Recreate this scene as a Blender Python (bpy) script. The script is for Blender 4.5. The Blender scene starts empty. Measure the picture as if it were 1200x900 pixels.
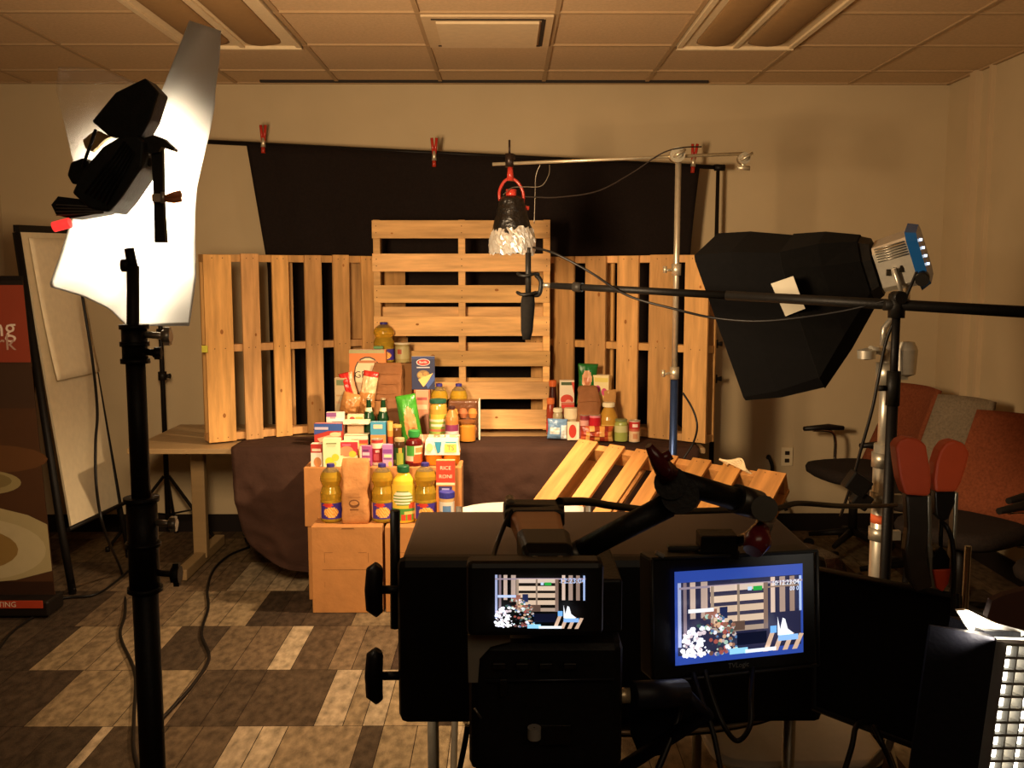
import bpy, bmesh, math, random
from mathutils import Vector, Matrix, noise
random.seed(7)
R = math.radians
sc = bpy.context.scene
COL = sc.collection

# ------------------------------------------------------------------ camera
F = 1144.0
PITCH, YAW = 6.386, 0.35
cam_data = bpy.data.cameras.new('camera')
cam_data.sensor_width = 36.0
cam_data.lens = F / 1200.0 * 36.0
cam_data.clip_start = 0.02
cam = bpy.data.objects.new('camera', cam_data)
COL.objects.link(cam)
cam.location = (0, 0, 1.6)
cam.rotation_euler = (R(90 - PITCH), 0, R(-YAW))
sc.camera = cam
CR = cam.rotation_euler.to_matrix()
CP = Vector((0, 0, 1.6))

def ray(px, py):
    return CR @ Vector(((px - 600) / F, (450 - py) / F, -1))
def W(px, py, Y):
    """the point of the place at depth Y that the photograph shows at px, py"""
    d = ray(px, py)
    return CP + d * (Y / d.y)
def Zp(px, py, z):
    d = ray(px, py)
    return CP + d * ((z - 1.6) / d.z)
def on_line(px, a, b, py=322):
    """parameter along floor-plan line a-b seen at column px"""
    d = ray(px, py); k = d.x / d.y
    ax, ay = a; bx, by = b
    return (k * ay - ax) / ((bx - ax) - k * (by - ay))

# ------------------------------------------------------------------ light, world, exposure
world = bpy.data.worlds.new('world'); sc.world = world
world.use_nodes = True
bg = world.node_tree.nodes['Background']
bg.inputs[0].default_value = (1.0, 0.72, 0.45, 1)
bg.inputs[1].default_value = 0.04
sc.view_settings.view_transform = 'Standard'
sc.view_settings.look = 'None'
sc.view_settings.gamma = 1
sc.view_settings.use_curve_mapping = False
sc.view_settings.exposure = 0.0

def look_rot(d, up='Z'):
    return Vector(d).to_track_quat('-Z', 'Y').to_euler()
def area(name, loc, d, sx, sy, power, col, spread=180):
    l = bpy.data.lights.new(name, 'AREA'); l.shape = 'RECTANGLE'; l.size = sx; l.size_y = sy
    l.energy = power; l.color = col; l.spread = R(spread)
    o = bpy.data.objects.new(name, l); COL.objects.link(o); o.location = loc; o.rotation_euler = look_rot(d)
    return o
def spot(name, loc, d, power, col, ang, blend=0.3, r=0.03):
    l = bpy.data.lights.new(name, 'SPOT'); l.energy = power; l.color = col
    l.spot_size = R(ang); l.spot_blend = blend; l.shadow_soft_size = r
    o = bpy.data.objects.new(name, l); COL.objects.link(o); o.location = loc; o.rotation_euler = look_rot(d)
    return o
WARM = (1.0, 0.70, 0.41)
P_THROUGH = 70     # added lamp standing in for key light through the paper
P_HEAD = 45         # lamp head onto its paper
P_SOFT = 15
P_FOIL = 150
P_FILL = 7
# added lamp behind the diffusion paper, standing in for light passing through it
area('paper_key_stand_in', W(170, 250, 2.12), (0.42, 1.0, -0.17), 0.34, 0.5, P_THROUGH, WARM, 150)
# the lamp head shining onto the paper
spot('head_light', W(150, 205, 1.80), W(170, 270, 2.0) - W(150, 205, 1.80), P_HEAD, (1, .80, .55), 150, .5, .05)
# added fill behind the camera, makes up for the missing room
area('fill_light', (0.4, -0.6, 2.5), (0, 0.9, -0.35), 1.6, 0.8, P_FILL, (1.0, .74, .47))
# softbox
SB_A = Vector((-.80, .47, -.27)).normalized()
SB_F = W(857, 369, 3.30)
SB_H = W(866, 358, 3.30)
area('softbox_light', SB_F - SB_A * .03, SB_A, .20, .34, P_SOFT, WARM)
# foil-wrapped hanging lamp
spot('foil_lamp_light', W(600, 296, 4.4), (-0.35, 0.10, -1), P_FOIL, WARM, 110, .6, .04)

# ------------------------------------------------------------------ materials
def lin(c):
    if isinstance(c, str):
        c = [int(c[i:i+2], 16) / 255 for i in (0, 2, 4)]
    return tuple((x / 12.92 if x <= .04045 else ((x + .055) / 1.055) ** 2.4) for x in c) + (1,)

def base_mat(name, rough=.6, metal=0, spec=.5, noise_amt=0, nscale=40, bump=0, bscale=60, stretch=(1, 1, 1),
             alpha=1, trans=0, emit=0, coat=0, ior=1.45, dark='', wave=0):
    m = bpy.data.materials.new(name); m.use_nodes = True
    nt = m.node_tree; n = nt.nodes; L = nt.links
    b = n['Principled BSDF']
    b.inputs['Roughness'].default_value = rough
    b.inputs['Metallic'].default_value = metal
    b.inputs['Specular IOR Level'].default_value = spec
    b.inputs['Coat Weight'].default_value = coat
    b.inputs['IOR'].default_value = ior
    a = n.new('ShaderNodeVertexColor'); a.layer_name = 'Col'
    out = a.outputs['Color']
    if noise_amt or bump:
        tc = n.new('ShaderNodeTexCoord'); mp = n.new('ShaderNodeMapping')
        oi = n.new('ShaderNodeObjectInfo')
        va = n.new('ShaderNodeVectorMath'); va.operation = 'ADD'
        vs = n.new('ShaderNodeVectorMath'); vs.operation = 'SCALE'
        cx = n.new('ShaderNodeCombineXYZ')
        for k in range(3): L.new(oi.outputs['Random'], cx.inputs[k])
        L.new(cx.outputs[0], vs.inputs[0]); vs.inputs['Scale'].default_value = 37.0
        L.new(tc.outputs['Object'], va.inputs[0]); L.new(vs.outputs[0], va.inputs[1])
        L.new(va.outputs[0], mp.inputs['Vector']); mp.inputs['Scale'].default_value = stretch
    if noise_amt:
        t = n.new('ShaderNodeTexNoise'); t.inputs['Scale'].default_value = nscale; t.inputs['Detail'].default_value = 6
        L.new(mp.outputs[0], t.inputs['Vector'])
        mr = n.new('ShaderNodeMapRange'); mr.inputs['From Min'].default_value = .3; mr.inputs['From Max'].default_value = .7
        mr.inputs['To Min'].default_value = 1 - noise_amt; mr.inputs['To Max'].default_value = 1 + noise_amt * .6
        L.new(t.outputs['Fac'], mr.inputs['Value'])
        mx = n.new('ShaderNodeVectorMath'); mx.operation = 'SCALE'
        L.new(out, mx.inputs[0]); L.new(mr.outputs[0], mx.inputs['Scale']); out = mx.outputs[0]
    if bump:
        t2 = n.new('ShaderNodeTexNoise'); t2.inputs['Scale'].default_value = bscale; t2.inputs['Detail'].default_value = 4
        L.new(mp.outputs[0], t2.inputs['Vector'])
        bp = n.new('ShaderNodeBump'); bp.inputs['Strength'].default_value = bump; bp.inputs['Distance'].default_value = .01
        L.new(t2.outputs['Fac'], bp.inputs['Height']); L.new(bp.outputs[0], b.inputs['Normal'])
    L.new(out, b.inputs['Base Color'])
    b.inputs['Alpha'].default_value = alpha
    b.inputs['Transmission Weight'].default_value = trans
    if emit:
        L.new(out, b.inputs['Emission Color']); b.inputs['Emission Strength'].default_value = emit
    return m
M = {
    'matte': base_mat('matte_paint', .75, noise_amt=.06, nscale=30),
    'card': base_mat('corrugated_card', .85, noise_amt=.10, nscale=14, bump=.15, bscale=40),
    'print': base_mat('printed_card', .42, noise_amt=.03, nscale=20),
    'gloss': base_mat('gloss_plastic', .22, noise_amt=.02),
    'plastic': base_mat('dull_plastic', .45, spec=.3, noise_amt=.05),
    'black': base_mat('black_equipment', .5, spec=.22, noise_amt=.25, nscale=60, bump=.1, bscale=200),
    'metal': base_mat('brushed_metal', .36, metal=.7, noise_amt=.10, nscale=50),
    'chrome': base_mat('chrome', .12, metal=1),
    'foil': base_mat('crumpled_foil', .3, metal=.6),
    'darkfoil': base_mat('black_foil', .3, spec=.7, bump=.8, bscale=40),
    'glass': base_mat('clear_glass', .06, trans=.92, alpha=1),
    'liquid': base_mat('oil', .08, trans=.6, ior=1.25),
    'fabric': base_mat('woven_cloth', .95, spec=.15, noise_amt=.25, nscale=90, bump=.3, bscale=8),
    'drape': base_mat('wrinkled_cloth', .9, spec=.2, noise_amt=.2, nscale=6, bump=1.0, bscale=11),
    'paper': base_mat('kraft_paper', .8, noise_amt=.12, nscale=18, bump=.55, bscale=26),
    'film': base_mat('plastic_film', .25, noise_amt=.15, nscale=25, bump=.5, bscale=35),
    'wall': base_mat('painted_wall', .8, spec=.25, noise_amt=.05, nscale=3, bump=.05, bscale=90),
    'ceil': base_mat('mineral_tile', .95, spec=.1, noise_amt=.10, nscale=60, bump=.2, bscale=120),
    'floor': base_mat('carpet_plank', .95, spec=.1, noise_amt=.45, nscale=22, bump=.3, bscale=150, stretch=(1.6, .8, 1)),
    'wood': base_mat('pallet_pine', .7, spec=.3, noise_amt=.30, nscale=5, bump=.25, bscale=14, stretch=(.7, 6, 6)),
    'table': base_mat('laminate', .45, noise_amt=.08, nscale=4, stretch=(1, 8, 8)),
    'screen': base_mat('lit_screen', .3, emit=1.1),
    'tube': base_mat('lamp_tube', .4, emit=9),
    'led': base_mat('indicator', .4, emit=1.6),
}
# translucent diffusion paper
def paper_mat(name, alpha, tr):
    m = bpy.data.materials.new(name); m.use_nodes = True; nt = m.node_tree; n = nt.nodes; L = nt.links
    n.clear(); o = n.new('ShaderNodeOutputMaterial')
    d = n.new('ShaderNodeBsdfDiffuse'); d.inputs[0].default_value = (.86, .87, .86, 1)
    t = n.new('ShaderNodeBsdfTranslucent'); t.inputs[0].default_value = (.86, .87, .86, 1)
    m1 = n.new('ShaderNodeMixShader'); m1.inputs[0].default_value = tr
    L.new(d.outputs[0], m1.inputs[1]); L.new(t.outputs[0], m1.inputs[2])
    x = n.new('ShaderNodeBsdfTransparent'); m2 = n.new('ShaderNodeMixShader'); m2.inputs[0].default_value = alpha
    L.new(x.outputs[0], m2.inputs[1]); L.new(m1.outputs[0], m2.inputs[2]); L.new(m2.outputs[0], o.inputs[0])
    return m
M['diffusion'] = paper_mat('diffusion_paper', .97, .35)
M['clearfilm'] = paper_mat('clear_gel', .13, .3)

# ------------------------------------------------------------------ mesh builder
class MB:
    def __init__(s, col='808080'):
        s.bm = bmesh.new(); s.cl = s.bm.loops.layers.float_color.new('Col'); s.col = col; s.mats = []; s.cur = 0
    def mat(s, name):
        if name not in s.mats: s.mats.append(name)
        s.cur = s.mats.index(name); return s
    def face(s, vs, col=None, smooth=False):
        vs2 = []
        for v in vs:
            if v not in vs2: vs2.append(v)
        if len(vs2) < 3: return
        try: f = s.bm.faces.new(vs2)
        except ValueError: return
        c = lin(col or s.col)
        for l in f.loops: l[s.cl] = c
        f.smooth = smooth; f.material_index = s.cur
        return f
    def poly(s, pts, col=None):
        return s.face([s.bm.verts.new(p) for p in pts], col)
    def hexa(s, p, col=None):
        """8 points: bottom loop 0-3, top loop 4-7"""
        v = [s.bm.verts.new(q) for q in p]
        for f in ((3, 2, 1, 0), (4, 5, 6, 7), (0, 1, 5, 4), (1, 2, 6, 5), (2, 3, 7, 6), (3, 0, 4, 7)):
            s.face([v[i] for i in f], col)
    def box(s, c, d, col=None, rot=None):
        c = Vector(c); h = [x / 2 for x in d]
        P = []
        for z in (-1, 1):
            for x, y in ((-1, -1), (1, -1), (1, 1), (-1, 1)):
                q = Vector((x * h[0], y * h[1], z * h[2]))
                if rot is not None: q = rot @ q
                P.append(c + q)
        s.hexa(P, col)
    def slab(s, q, t, col=None):
        """quad of four points thickened by vector t"""
        t = Vector(t); s.hexa([Vector(p) for p in q] + [Vector(p) + t for p in q], col)
    def rings(s, rings, col=None, cap=True, smooth=True, closed=False):
        vr = [[s.bm.verts.new(p) for p in r] for r in rings]
        n = len(vr[0])
        rr = list(zip(vr[:-1], vr[1:])) + ([(vr[-1], vr[0])] if closed else [])
        for a, b in rr:
            for i in range(n):
                s.face([a[i], a[(i + 1) % n], b[(i + 1) % n], b[i]], col, smooth)
        if cap and not closed:
            s.face(list(reversed(vr[0])), col); s.face(vr[-1], col)
    def tube(s, pts, r, col=None, seg=8, cap=True, radii=None):
        pts = [Vector(p) for p in pts]
        T = []
        for i in range(len(pts)):
            a = pts[max(i - 1, 0)]; b = pts[min(i + 1, len(pts) - 1)]
            T.append((b - a).normalized())
        up = Vector((0, 0, 1)) if abs(T[0].z) < .9 else Vector((1, 0, 0))
        u = T[0].cross(up).normalized(); rings = []
        for i, p in enumerate(pts):
            u = (u - T[i] * u.dot(T[i])).normalized(); v = T[i].cross(u)
            rad = radii[i] if radii else r
            rings.append([p + (u * math.cos(k / seg * 2 * math.pi) + v * math.sin(k / seg * 2 * math.pi)) * rad for k in range(seg)])
        s.rings(rings, col, cap)
    def cyl(s, a, b, r0, r1=None, col=None, seg=16):
        a, b = Vector(a), Vector(b); r1 = r0 if r1 is None else r1
        s.tube([a, b], 0, col, seg, radii=[r0, r1])
    def lathe(s, prof, c=(0, 0, 0), col=None, seg=20, sx=1, sy=1, cap=True, cols=None, twist=None):
        c = Vector(c)
        for i in range(len(prof) - 1):
            cc = cols[i] if cols else col
            rg = []
            for r, z in (prof[i], prof[i + 1]):
                rg.append([c + Vector((r * sx * math.cos(k / seg * 2 * math.pi), r * sy * math.sin(k / seg * 2 * math.pi), z)) for k in range(seg)])
            s.rings(rg, cc, cap=False)
        for r, z, cc, fl in ((prof[0][0], prof[0][1], cols[0] if cols else col, True), (prof[-1][0], prof[-1][1], cols[-1] if cols else col, False)):
            if cap and r > 1e-5:
                p = [c + Vector((r * sx * math.cos(k / seg * 2 * math.pi), r * sy * math.sin(k / seg * 2 * math.pi), z)) for k in range(seg)]
                s.poly(reversed(p) if fl else p, cc)
    def grid(s, fn, nu, nv, col=None, colfn=None, smooth=True):
        V = [[s.bm.verts.new(fn(i / nu, j / nv)) for j in range(nv + 1)] for i in range(nu + 1)]
        for i in range(nu):
            for j in range(nv):
                s.face([V[i][j], V[i + 1][j], V[i + 1][j + 1], V[i][j + 1]], colfn((i + .5) / nu, (j + .5) / nv) if colfn else col, smooth)
    def text(s, txt, M4, size, col):
        """flat lettering placed by matrix M4 (x right, y up), centred"""
        cu = bpy.data.curves.new('t', 'FONT'); cu.body = txt; cu.size = size; cu.align_x = 'CENTER'; cu.align_y = 'CENTER'
        cu.resolution_u = 2
        ob = bpy.data.objects.new('t', cu); COL.objects.link(ob)
        bpy.context.view_layer.update()
        me = bpy.data.meshes.new_from_object(ob.evaluated_get(bpy.context.evaluated_depsgraph_get()))
        vs = [s.bm.verts.new(M4 @ v.co) for v in me.vertices]
        for p in me.polygons: s.face([vs[i] for i in p.vertices], col)
        bpy.data.objects.remove(ob); bpy.data.curves.remove(cu); bpy.data.meshes.remove(me)

def finish(name, mb, mat=None, parent=None, bevel=0, solid=0, subsurf=0, world_space=True, normals=True):
    if normals: bmesh.ops.recalc_face_normals(mb.bm, faces=mb.bm.faces[:])
    if parent is not None and world_space:
        mb.bm.transform(PM[parent.name].inverted())
    me = bpy.data.meshes.new(name); mb.bm.to_mesh(me); mb.bm.free()
    for m in (mb.mats or [mat]): me.materials.append(M[m])
    o = bpy.data.objects.new(name, me); COL.objects.link(o)
    if parent is not None:
        o.parent = parent; PM[o.name] = PM[parent.name]
    if bevel:
        b = o.modifiers.new('bevel', 'BEVEL'); b.width = bevel; b.segments = 2; b.limit_method = 'ANGLE'
    if solid:
        b = o.modifiers.new('solid', 'SOLIDIFY'); b.thickness = solid; b.offset = 0
    if subsurf:
        b = o.modifiers.new('sub', 'SUBSURF'); b.levels = b.render_levels = subsurf
    return o
PM = {}
def tag(o, label, cat, group=None):
    o['label'] = label; o['category'] = cat
    if group: o['group'] = group
    return o
def thing(name, label, cat, loc=(0, 0, 0), rotz=0, group=None, mat4=None):
    o = bpy.data.objects.new(name, None); COL.objects.link(o); o.empty_display_size = .05
    m = mat4 if mat4 is not None else Matrix.Translation(loc) @ Matrix.Rotation(rotz, 4, 'Z')
    o.matrix_world = m; PM[o.name] = m.copy()
    return tag(o, label, cat, group)
def one(name, mb, mat, label, cat, loc=None, group=None, **k):
    """a thing that is one mesh; its origin at loc"""
    if loc is not None: mb.bm.transform(Matrix.Translation(-Vector(loc)))
    o = finish(name, mb, mat, None, **k)
    if loc is not None: o.location = loc
    PM[o.name] = Matrix.Translation(loc if loc is not None else (0, 0, 0))
    return tag(o, label, cat, group)
def struct(name, mb, mat, **k):
    o = finish(name, mb, mat, None, **k); o['kind'] = 'structure'; PM[o.name] = Matrix.Identity(4); return o
def smooth_path(pts, n=8):
    """Catmull-Rom through the points"""
    pts = [Vector(p) for p in pts]; out = []
    for i in range(len(pts) - 1):
        p0 = pts[max(i - 1, 0)]; p1 = pts[i]; p2 = pts[i + 1]; p3 = pts[min(i + 2, len(pts) - 1)]
        for k in range(n):
            t = k / n
            out.append(.5 * ((2 * p1) + (p2 - p0) * t + (2 * p0 - 5 * p1 + 4 * p2 - p3) * t * t + (3 * p1 - p0 - 3 * p2 + p3) * t ** 3))
    out.append(pts[-1]); return out

# ================================================================== THE ROOM
XL, XR, YB, ZC = -3.05, 2.66, 6.0, 2.74
YN = -1.5
mb = MB('bfab88'); mb.box(((XL + XR) / 2, YB + .06, ZC / 2), (XR - XL, .12, ZC), None); struct('wall_back', mb, 'wall')
mb = MB('bfab88'); mb.box((XR + .06, (YB + YN) / 2, ZC / 2), (.12, YB - YN, ZC)); struct('wall_right', mb, 'wall')
mb = MB('bfab88'); mb.box((XL - .06, (YB + YN) / 2, ZC / 2), (.12, YB - YN, ZC)); struct('wall_left', mb, 'wall')
mb = MB('bfab88'); mb.box(((XL + XR) / 2, YN - .06, ZC / 2), (XR - XL, .12, ZC)); struct('wall_front', mb, 'wall')
mb = MB('1b1512'); mb.box(((XL + XR) / 2, YB - .006, .055), (XR - XL - .02, .012, .11)); struct('baseboard_back', mb, 'plastic')
mb = MB('1b1512'); mb.box((XR - .006, (YB + YN) / 2, .055), (.012, YB - YN - .03, .11)); struct('baseboard_right', mb, 'plastic')
mb = MB('1b1512'); mb.box((XL + .006, (YB + YN) / 2, .055), (.012, YB - YN - .03, .11)); struct('baseboard_left', mb, 'plastic')
mb = MB('c2ab88'); mb.box((XR - .02, 5.62, ZC / 2), (.04, .07, ZC - .01)); mb.box((XR - .012, 5.45, ZC / 2), (.024, .03, ZC - .01)); struct('trim_1', mb, 'wall')

# floor: half-metre carpet tiles printed with strips
mb = MB(); rs = random.Random(11)
tones = ['54442f', '5c4a36', '43352a', '6a5844', '7a6a50', '4a3b2b', '5a4834', '3c3024', '8d7c5e', '625038']
y = 4.83 - 13 * .5
D_, DM, MD, MM, LM, LT = '3f3327', '4a3c2d', '574735', '685641', '7c6a50', '96846a'
SEEN = {  # strips of the carpet where the photograph shows them: column of the right edge at the near side of the row -> tone
    4.83: (691, [(130, MD), (192, MM), (266, MM), (358, LT), (420, MD)]),
    4.33: (733, [(88, D_), (190, MM), (288, LM), (352, D_), (411, DM), (458, LM)]),
    3.83: (784, [(35, D_), (168, LM), (231, D_), (313, MM), (341, LT), (384, MD), (412, MM), (458, MM)]),
    3.33: (849, [(30, D_), (185, LM), (195, MM), (275, DM), (368, DM), (402, LT), (425, LM), (450, LT), (510, LM)]),
    2.83: (930, [(50, D_), (66, LT), (140, DM), (232, MD), (300, LT), (400, LM), (428, D_), (520, LM), (640, LT)]),
}
while y < YB:
    x = XL
    seen = SEEN.get(round(y, 2)); cuts = [(Zp(p, seen[0], 0).x, c) for p, c in seen[1]] if seen else []
    while x < XR:
        w = rs.choice([.08, .12, .16, .16, .25, .33, .5, .5])
        x1 = min(x + w, XR); y1 = min(y + .5, YB)
        tone = rs.choice(tones); g = .003
        nxt = [q for q in cuts if q[0] > x + .005]
        if nxt and x >= XL + .0: x1, tone = nxt[0]
        mb.hexa([(x, y, -.04), (x1, y, -.04), (x1, y1, -.04), (x, y1, -.04), (x, y, -.001), (x1, y, -.001), (x1, y1, -.001), (x, y1, -.001)], '2c2119')
        n = max(1, round((x1 - x) / rs.choice([.11, .16, .25])))
        c = [int(tone[k:k + 2], 16) for k in (0, 2, 4)]
        for k in range(n):
            a = x + (x1 - x) * k / n; b = x + (x1 - x) * (k + 1) / n
            f = 1 + (rs.random() - .5) * .16
            t = '%02x%02x%02x' % tuple(min(255, int(q * f)) for q in c)
            mb.poly([(a + g / 2, y + g / 2, 0), (b - g / 2, y + g / 2, 0), (b - g / 2, y1 - g / 2, 0), (a + g / 2, y1 - g / 2, 0)], t)
        x = x1
    y += .5
struct('floor', mb, 'floor', normals=False)

# ceiling: 0.61 m tiles in a T-bar grid
GX0 = W(517, 97, YB).x; gx = [GX0 + .61 * k for k in range(-5, 6) if XL < GX0 + .61 * k < XR]
gy = [5.63 - .61 * k for k in range(0, 12) if 5.63 - .61 * k > YN]
mb = MB('c9ad88')
mb.box(((XL + XR) / 2, (YB + YN) / 2, ZC + .03), (XR - XL + .24, YB - YN + .24, .06)); struct('ceiling', mb, 'ceil')
mb = MB('a98d68')
for x in gx: mb.box((x, (YB + YN) / 2, ZC - .004), (.022, YB - YN, .008))
for y in gy: mb.box(((XL + XR) / 2, y, ZC - .0045), (XR - XL, .022, .009))
mb.box(((XL + XR) / 2, YB - .012, ZC - .005), (XR - XL, .022, .01)); mb.box((XR - .012, (YB + YN) / 2, ZC - .005), (.022, YB - YN, .01))
struct('trim_2', mb, 'matte')
# two fluorescent troffers, off
def troffer(ix, y0, label):
    x0, x1 = ix + .015, ix + .595; y1 = y0 - 1.19
    t = thing('ceiling_light', label, 'ceiling light', ((x0 + x1) / 2, (y0 + y1) / 2, ZC - .01), group='unlit troffers in the ceiling')
    mb = MB('d8c4a0')
    zc = ZC - .006
    mb.box(((x0 + x1) / 2, (y0 + y1) / 2, zc - .004), (x1 - x0, y0 - y1, .008))
    for xe in (x0 + .012, x1 - .012, (x0 + x1) / 2): mb.box((xe, (y0 + y1) / 2, zc - .012), (.024, y0 - y1, .014))
    for ye in (y0 - .012, y1 + .012): mb.box(((x0 + x1) / 2, ye, zc - .014), (x1 - x0, .024, .02))
    finish('housing', mb, 'matte', t)
    for k in range(2):
        xa = x0 + .075 + k * .25; xb = xa + .18
        mb = MB('8f7048')
        rg = []
        for yy in (y0 - .10, y0 - .16, y1 + .16, y1 + .10):
            sc_ = 1 if yy in (y0 - .16, y1 + .16) else .5
            rg.append([Vector(((xa + xb) / 2 - math.cos(a) * (xb - xa) / 2 * (1 if sc_ == 1 else .9), yy, zc - .008 - math.sin(a) * .032 * sc_)) for a in [math.pi * q / 12 for q in range(13)]])
        mb.rings(rg, None, cap=True)
        finish('basket', mb, 'matte', t)
troffer(GX0 - .61 * 2, 5.02, 'unlit ceiling light with two curved baskets, left above the diffusion paper')
troffer(GX0 + .61 * 2, 5.02, 'unlit ceiling light with two curved baskets, right of the ceiling vent')
t = thing('ceiling_vent', 'square white supply vent with a dark slot set in the ceiling above the pallets', 'vent', (GX0 + .305, 4.715, ZC - .01))
mb = MB('c9b08a'); mb.box((GX0 + .305, 4.715, ZC - .014), (.585, .585, .01)); finish('frame', mb, 'matte', t)
mb = MB('2a2018')
for sx, sy, lx, ly in ((0, 1, .50, .018), (1, 0, .018, .50)):
    for s in (-1, 1):
        if (sx, s) == (1, -1): continue
        mb.box((GX0 + .305 + s * sx * .25, 4.715 + s * sy * .25, ZC - .0195), (lx, ly, .004))
finish('slot', mb, 'matte', t)
mb = MB('d4bd98'); mb.box((GX0 + .305, 4.715, ZC - .028), (.46, .46, .012)); finish('centre_panel', mb, 'matte', t)
mb = MB('201812'); a = W(305, 97, 5.93).x; b = W(830, 97, 5.93).x
mb.box(((a + b) / 2, 5.93, ZC - .006), (b - a, .03, .012)); tag(finish('slot_diffuser', mb, 'matte'), 'long dark linear air slot in the ceiling along the back wall', 'vent')
# second outlet etc.
p = W(922, 535, YB - .002); t = thing('wall_outlet', 'ivory electrical outlet low on the back wall right of the pallets', 'outlet', p)
mb = MB('d9c8a4'); mb.box(p + Vector((0, -.004, 0)), (.072, .006, .115)); finish('cover_plate', mb, 'plastic', t, bevel=.002)
mb = MB('2a2119')
for dz in (-.024, .024): mb.box(p + Vector((0, -.0085, dz)), (.028, .004, .024))
finish('socket', mb, 'plastic', t)
p = W(901, 541, YB - .03); mb = MB('14100d'); mb.tube(smooth_path([p + Vector((0, .028, .02)), p + Vector((0, 0, .03)), p + Vector((.02, -.01, -.03)), p + Vector((.03, 0, -.12)), Vector((p.x + .1, 5.9, .15))]), .012, seg=8)
one('wall_plug', mb, 'plastic', 'black plug and cord pushed in the wall left of the outlet', 'plug', p)
# ================================================================== TABLE, CLOTHS, PALLETS
TZ = .72; TY0, TY1 = 4.92, 5.74
xa = W(148, 525, TY0).x; xb = 1.02
t = thing('folding_table', 'long wood-laminate table under the pallets, bare at its left end', 'table', ((xa + xb) / 2, (TY0 + TY1) / 2, 0))
mb = MB('a3875f'); mb.box(((xa + xb) / 2, (TY0 + TY1) / 2, TZ - .016), (xb - xa, TY1 - TY0, .028)); finish('tabletop', mb, 'table', t, bevel=.003)
for lx in (W(231, 560, 5.3).x, .86):
    mb = MB('927852')
    mb.box((lx, 5.33, .36), (.075, .05, .66)); mb.box((lx, 5.33, .035), (.06, .70, .06)); mb.box((lx, 5.33, TZ - .045), (.06, .6, .03))
    finish('leg', mb, 'table', t, bevel=.006)

def cloth_fn(u, v):
    # v 0..0.45 on the top, beyond that hanging down the front
    x0 = -1.40; x1 = .985
    top = .34
    s = v * 1.16
    drop = max(0, s - top)
    xs = x0 + .09 * (drop / .7) + .26 * min(drop / .66, 1.05) ** 8 if drop > 0 else x0
    x = xs + (x1 - xs) * u
    n1 = noise.noise(Vector((x * 5, drop * 3, 1.3))); n2 = noise.noise(Vector((x * 13 + drop * 5, drop * 15 - x * 4, 4.1)))
    if drop <= 0:
        y = TY0 - .012 + (top - s); z = TZ + .004 + .003 * (n2 + 1) * .5
    else:
        am = 1 + 3.0 * min(max((x + .15) / .2, 0), 1) + 3.0 * min(max((-1.0 - x) / .12, 0), 1)
        y = TY0 - .016 - .004 * min(drop * 8, 1) - am * (.010 * (n1 + 1) + .005 * (n2 + 1)) * min(1, drop * 4)
        z = TZ + .002 - drop + (.05 * (1 - u) ** 6 * drop)
        z = max(z, .02 + .008 * (n2 + 1))
    return Vector((x, y, z))
mb = MB('3a261d'); mb.grid(cloth_fn, 120, 60)
one('tablecloth', mb, 'drape', 'dark brown wrinkled cloth draped over the long table to the floor', 'cloth', (-.2, 4.9, 0), solid=.002)

def pallet(label, org, ux, uz, Lb, H, boards, back, string_pos, lean=0, tone='d2a068', depth=.108, group='wooden shipping pallets'):
    """boards run along ux, are stacked along uz; org is the front corner"""
    ux = Vector(ux).normalized(); uz = Vector(uz).normalized(); uy = uz.cross(ux).normalized()
    m = Matrix((( *[ux[0], uy[0], uz[0]], org[0]), (ux[1], uy[1], uz[1], org[1]), (ux[2], uy[2], uz[2], org[2]), (0, 0, 0, 1)))
    t = thing('wooden_pallet', label, 'pallet', group=group, mat4=m)
    rs = random.Random(hash(label) % 1 + len(label))
    def shade():
        f = .86 + rs.random() * .22; c = [int(tone[k:k + 2], 16) for k in (0, 2, 4)]
        return '%02x%02x%02x' % tuple(min(255, int(q * f * (1 if i < 2 else .9 + .1 * rs.random()))) for i, q in enumerate(c))
    def knots(mb, a, b, y):
        for _ in range(rs.choice([0, 1, 1, 2])):
            cx = rs.random() * Lb * .9 + Lb * .05; cz = a + (b - a) * (.25 + .5 * rs.random()); rr = .004 + rs.random() * .005
            mb.poly([(cx + rr * 1.5 * math.cos(q / 8 * 6.283), y, cz + rr * math.sin(q / 8 * 6.283)) for q in range(8)], '9c6530')
        for sp in string_pos:
            for dz in (.3, .7):
                cz = a + (b - a) * dz; mb.poly([(sp + .003 * math.cos(q), y, cz + .003 * math.sin(q)) for q in (0, 1.05, 2.1, 3.14, 4.2, 5.2)], '4a3020')
    for k, (a, b) in enumerate(boards):
        mb = MB(shade()); e0, e1 = rs.uniform(-.004, .004), rs.uniform(-.004, .004); w = rs.uniform(-.002, .002)
        mb.box((Lb / 2 + (e0 + e1) / 2, .008 + w * .5, (a + b) / 2), (Lb + e1 - e0, .016, b - a - .002)); knots(mb, a + .004, b - .004, -.0005 + w * .5)
        finish('deck_board', mb, 'wood', t, world_space=False, bevel=.0015)
    for k, (a, b) in enumerate(back):
        mb = MB(shade()); mb.box((Lb / 2, depth - .008, (a + b) / 2), (Lb, .016, b - a))
        finish('bottom_board', mb, 'wood', t, world_space=False)
    for sp in string_pos:
        mb = MB(shade()); mb.box((sp, depth / 2, H / 2), (.038, depth - .034, H - .004))
        finish('stringer', mb, 'wood', t, world_space=False, bevel=.002)
    return t
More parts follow.
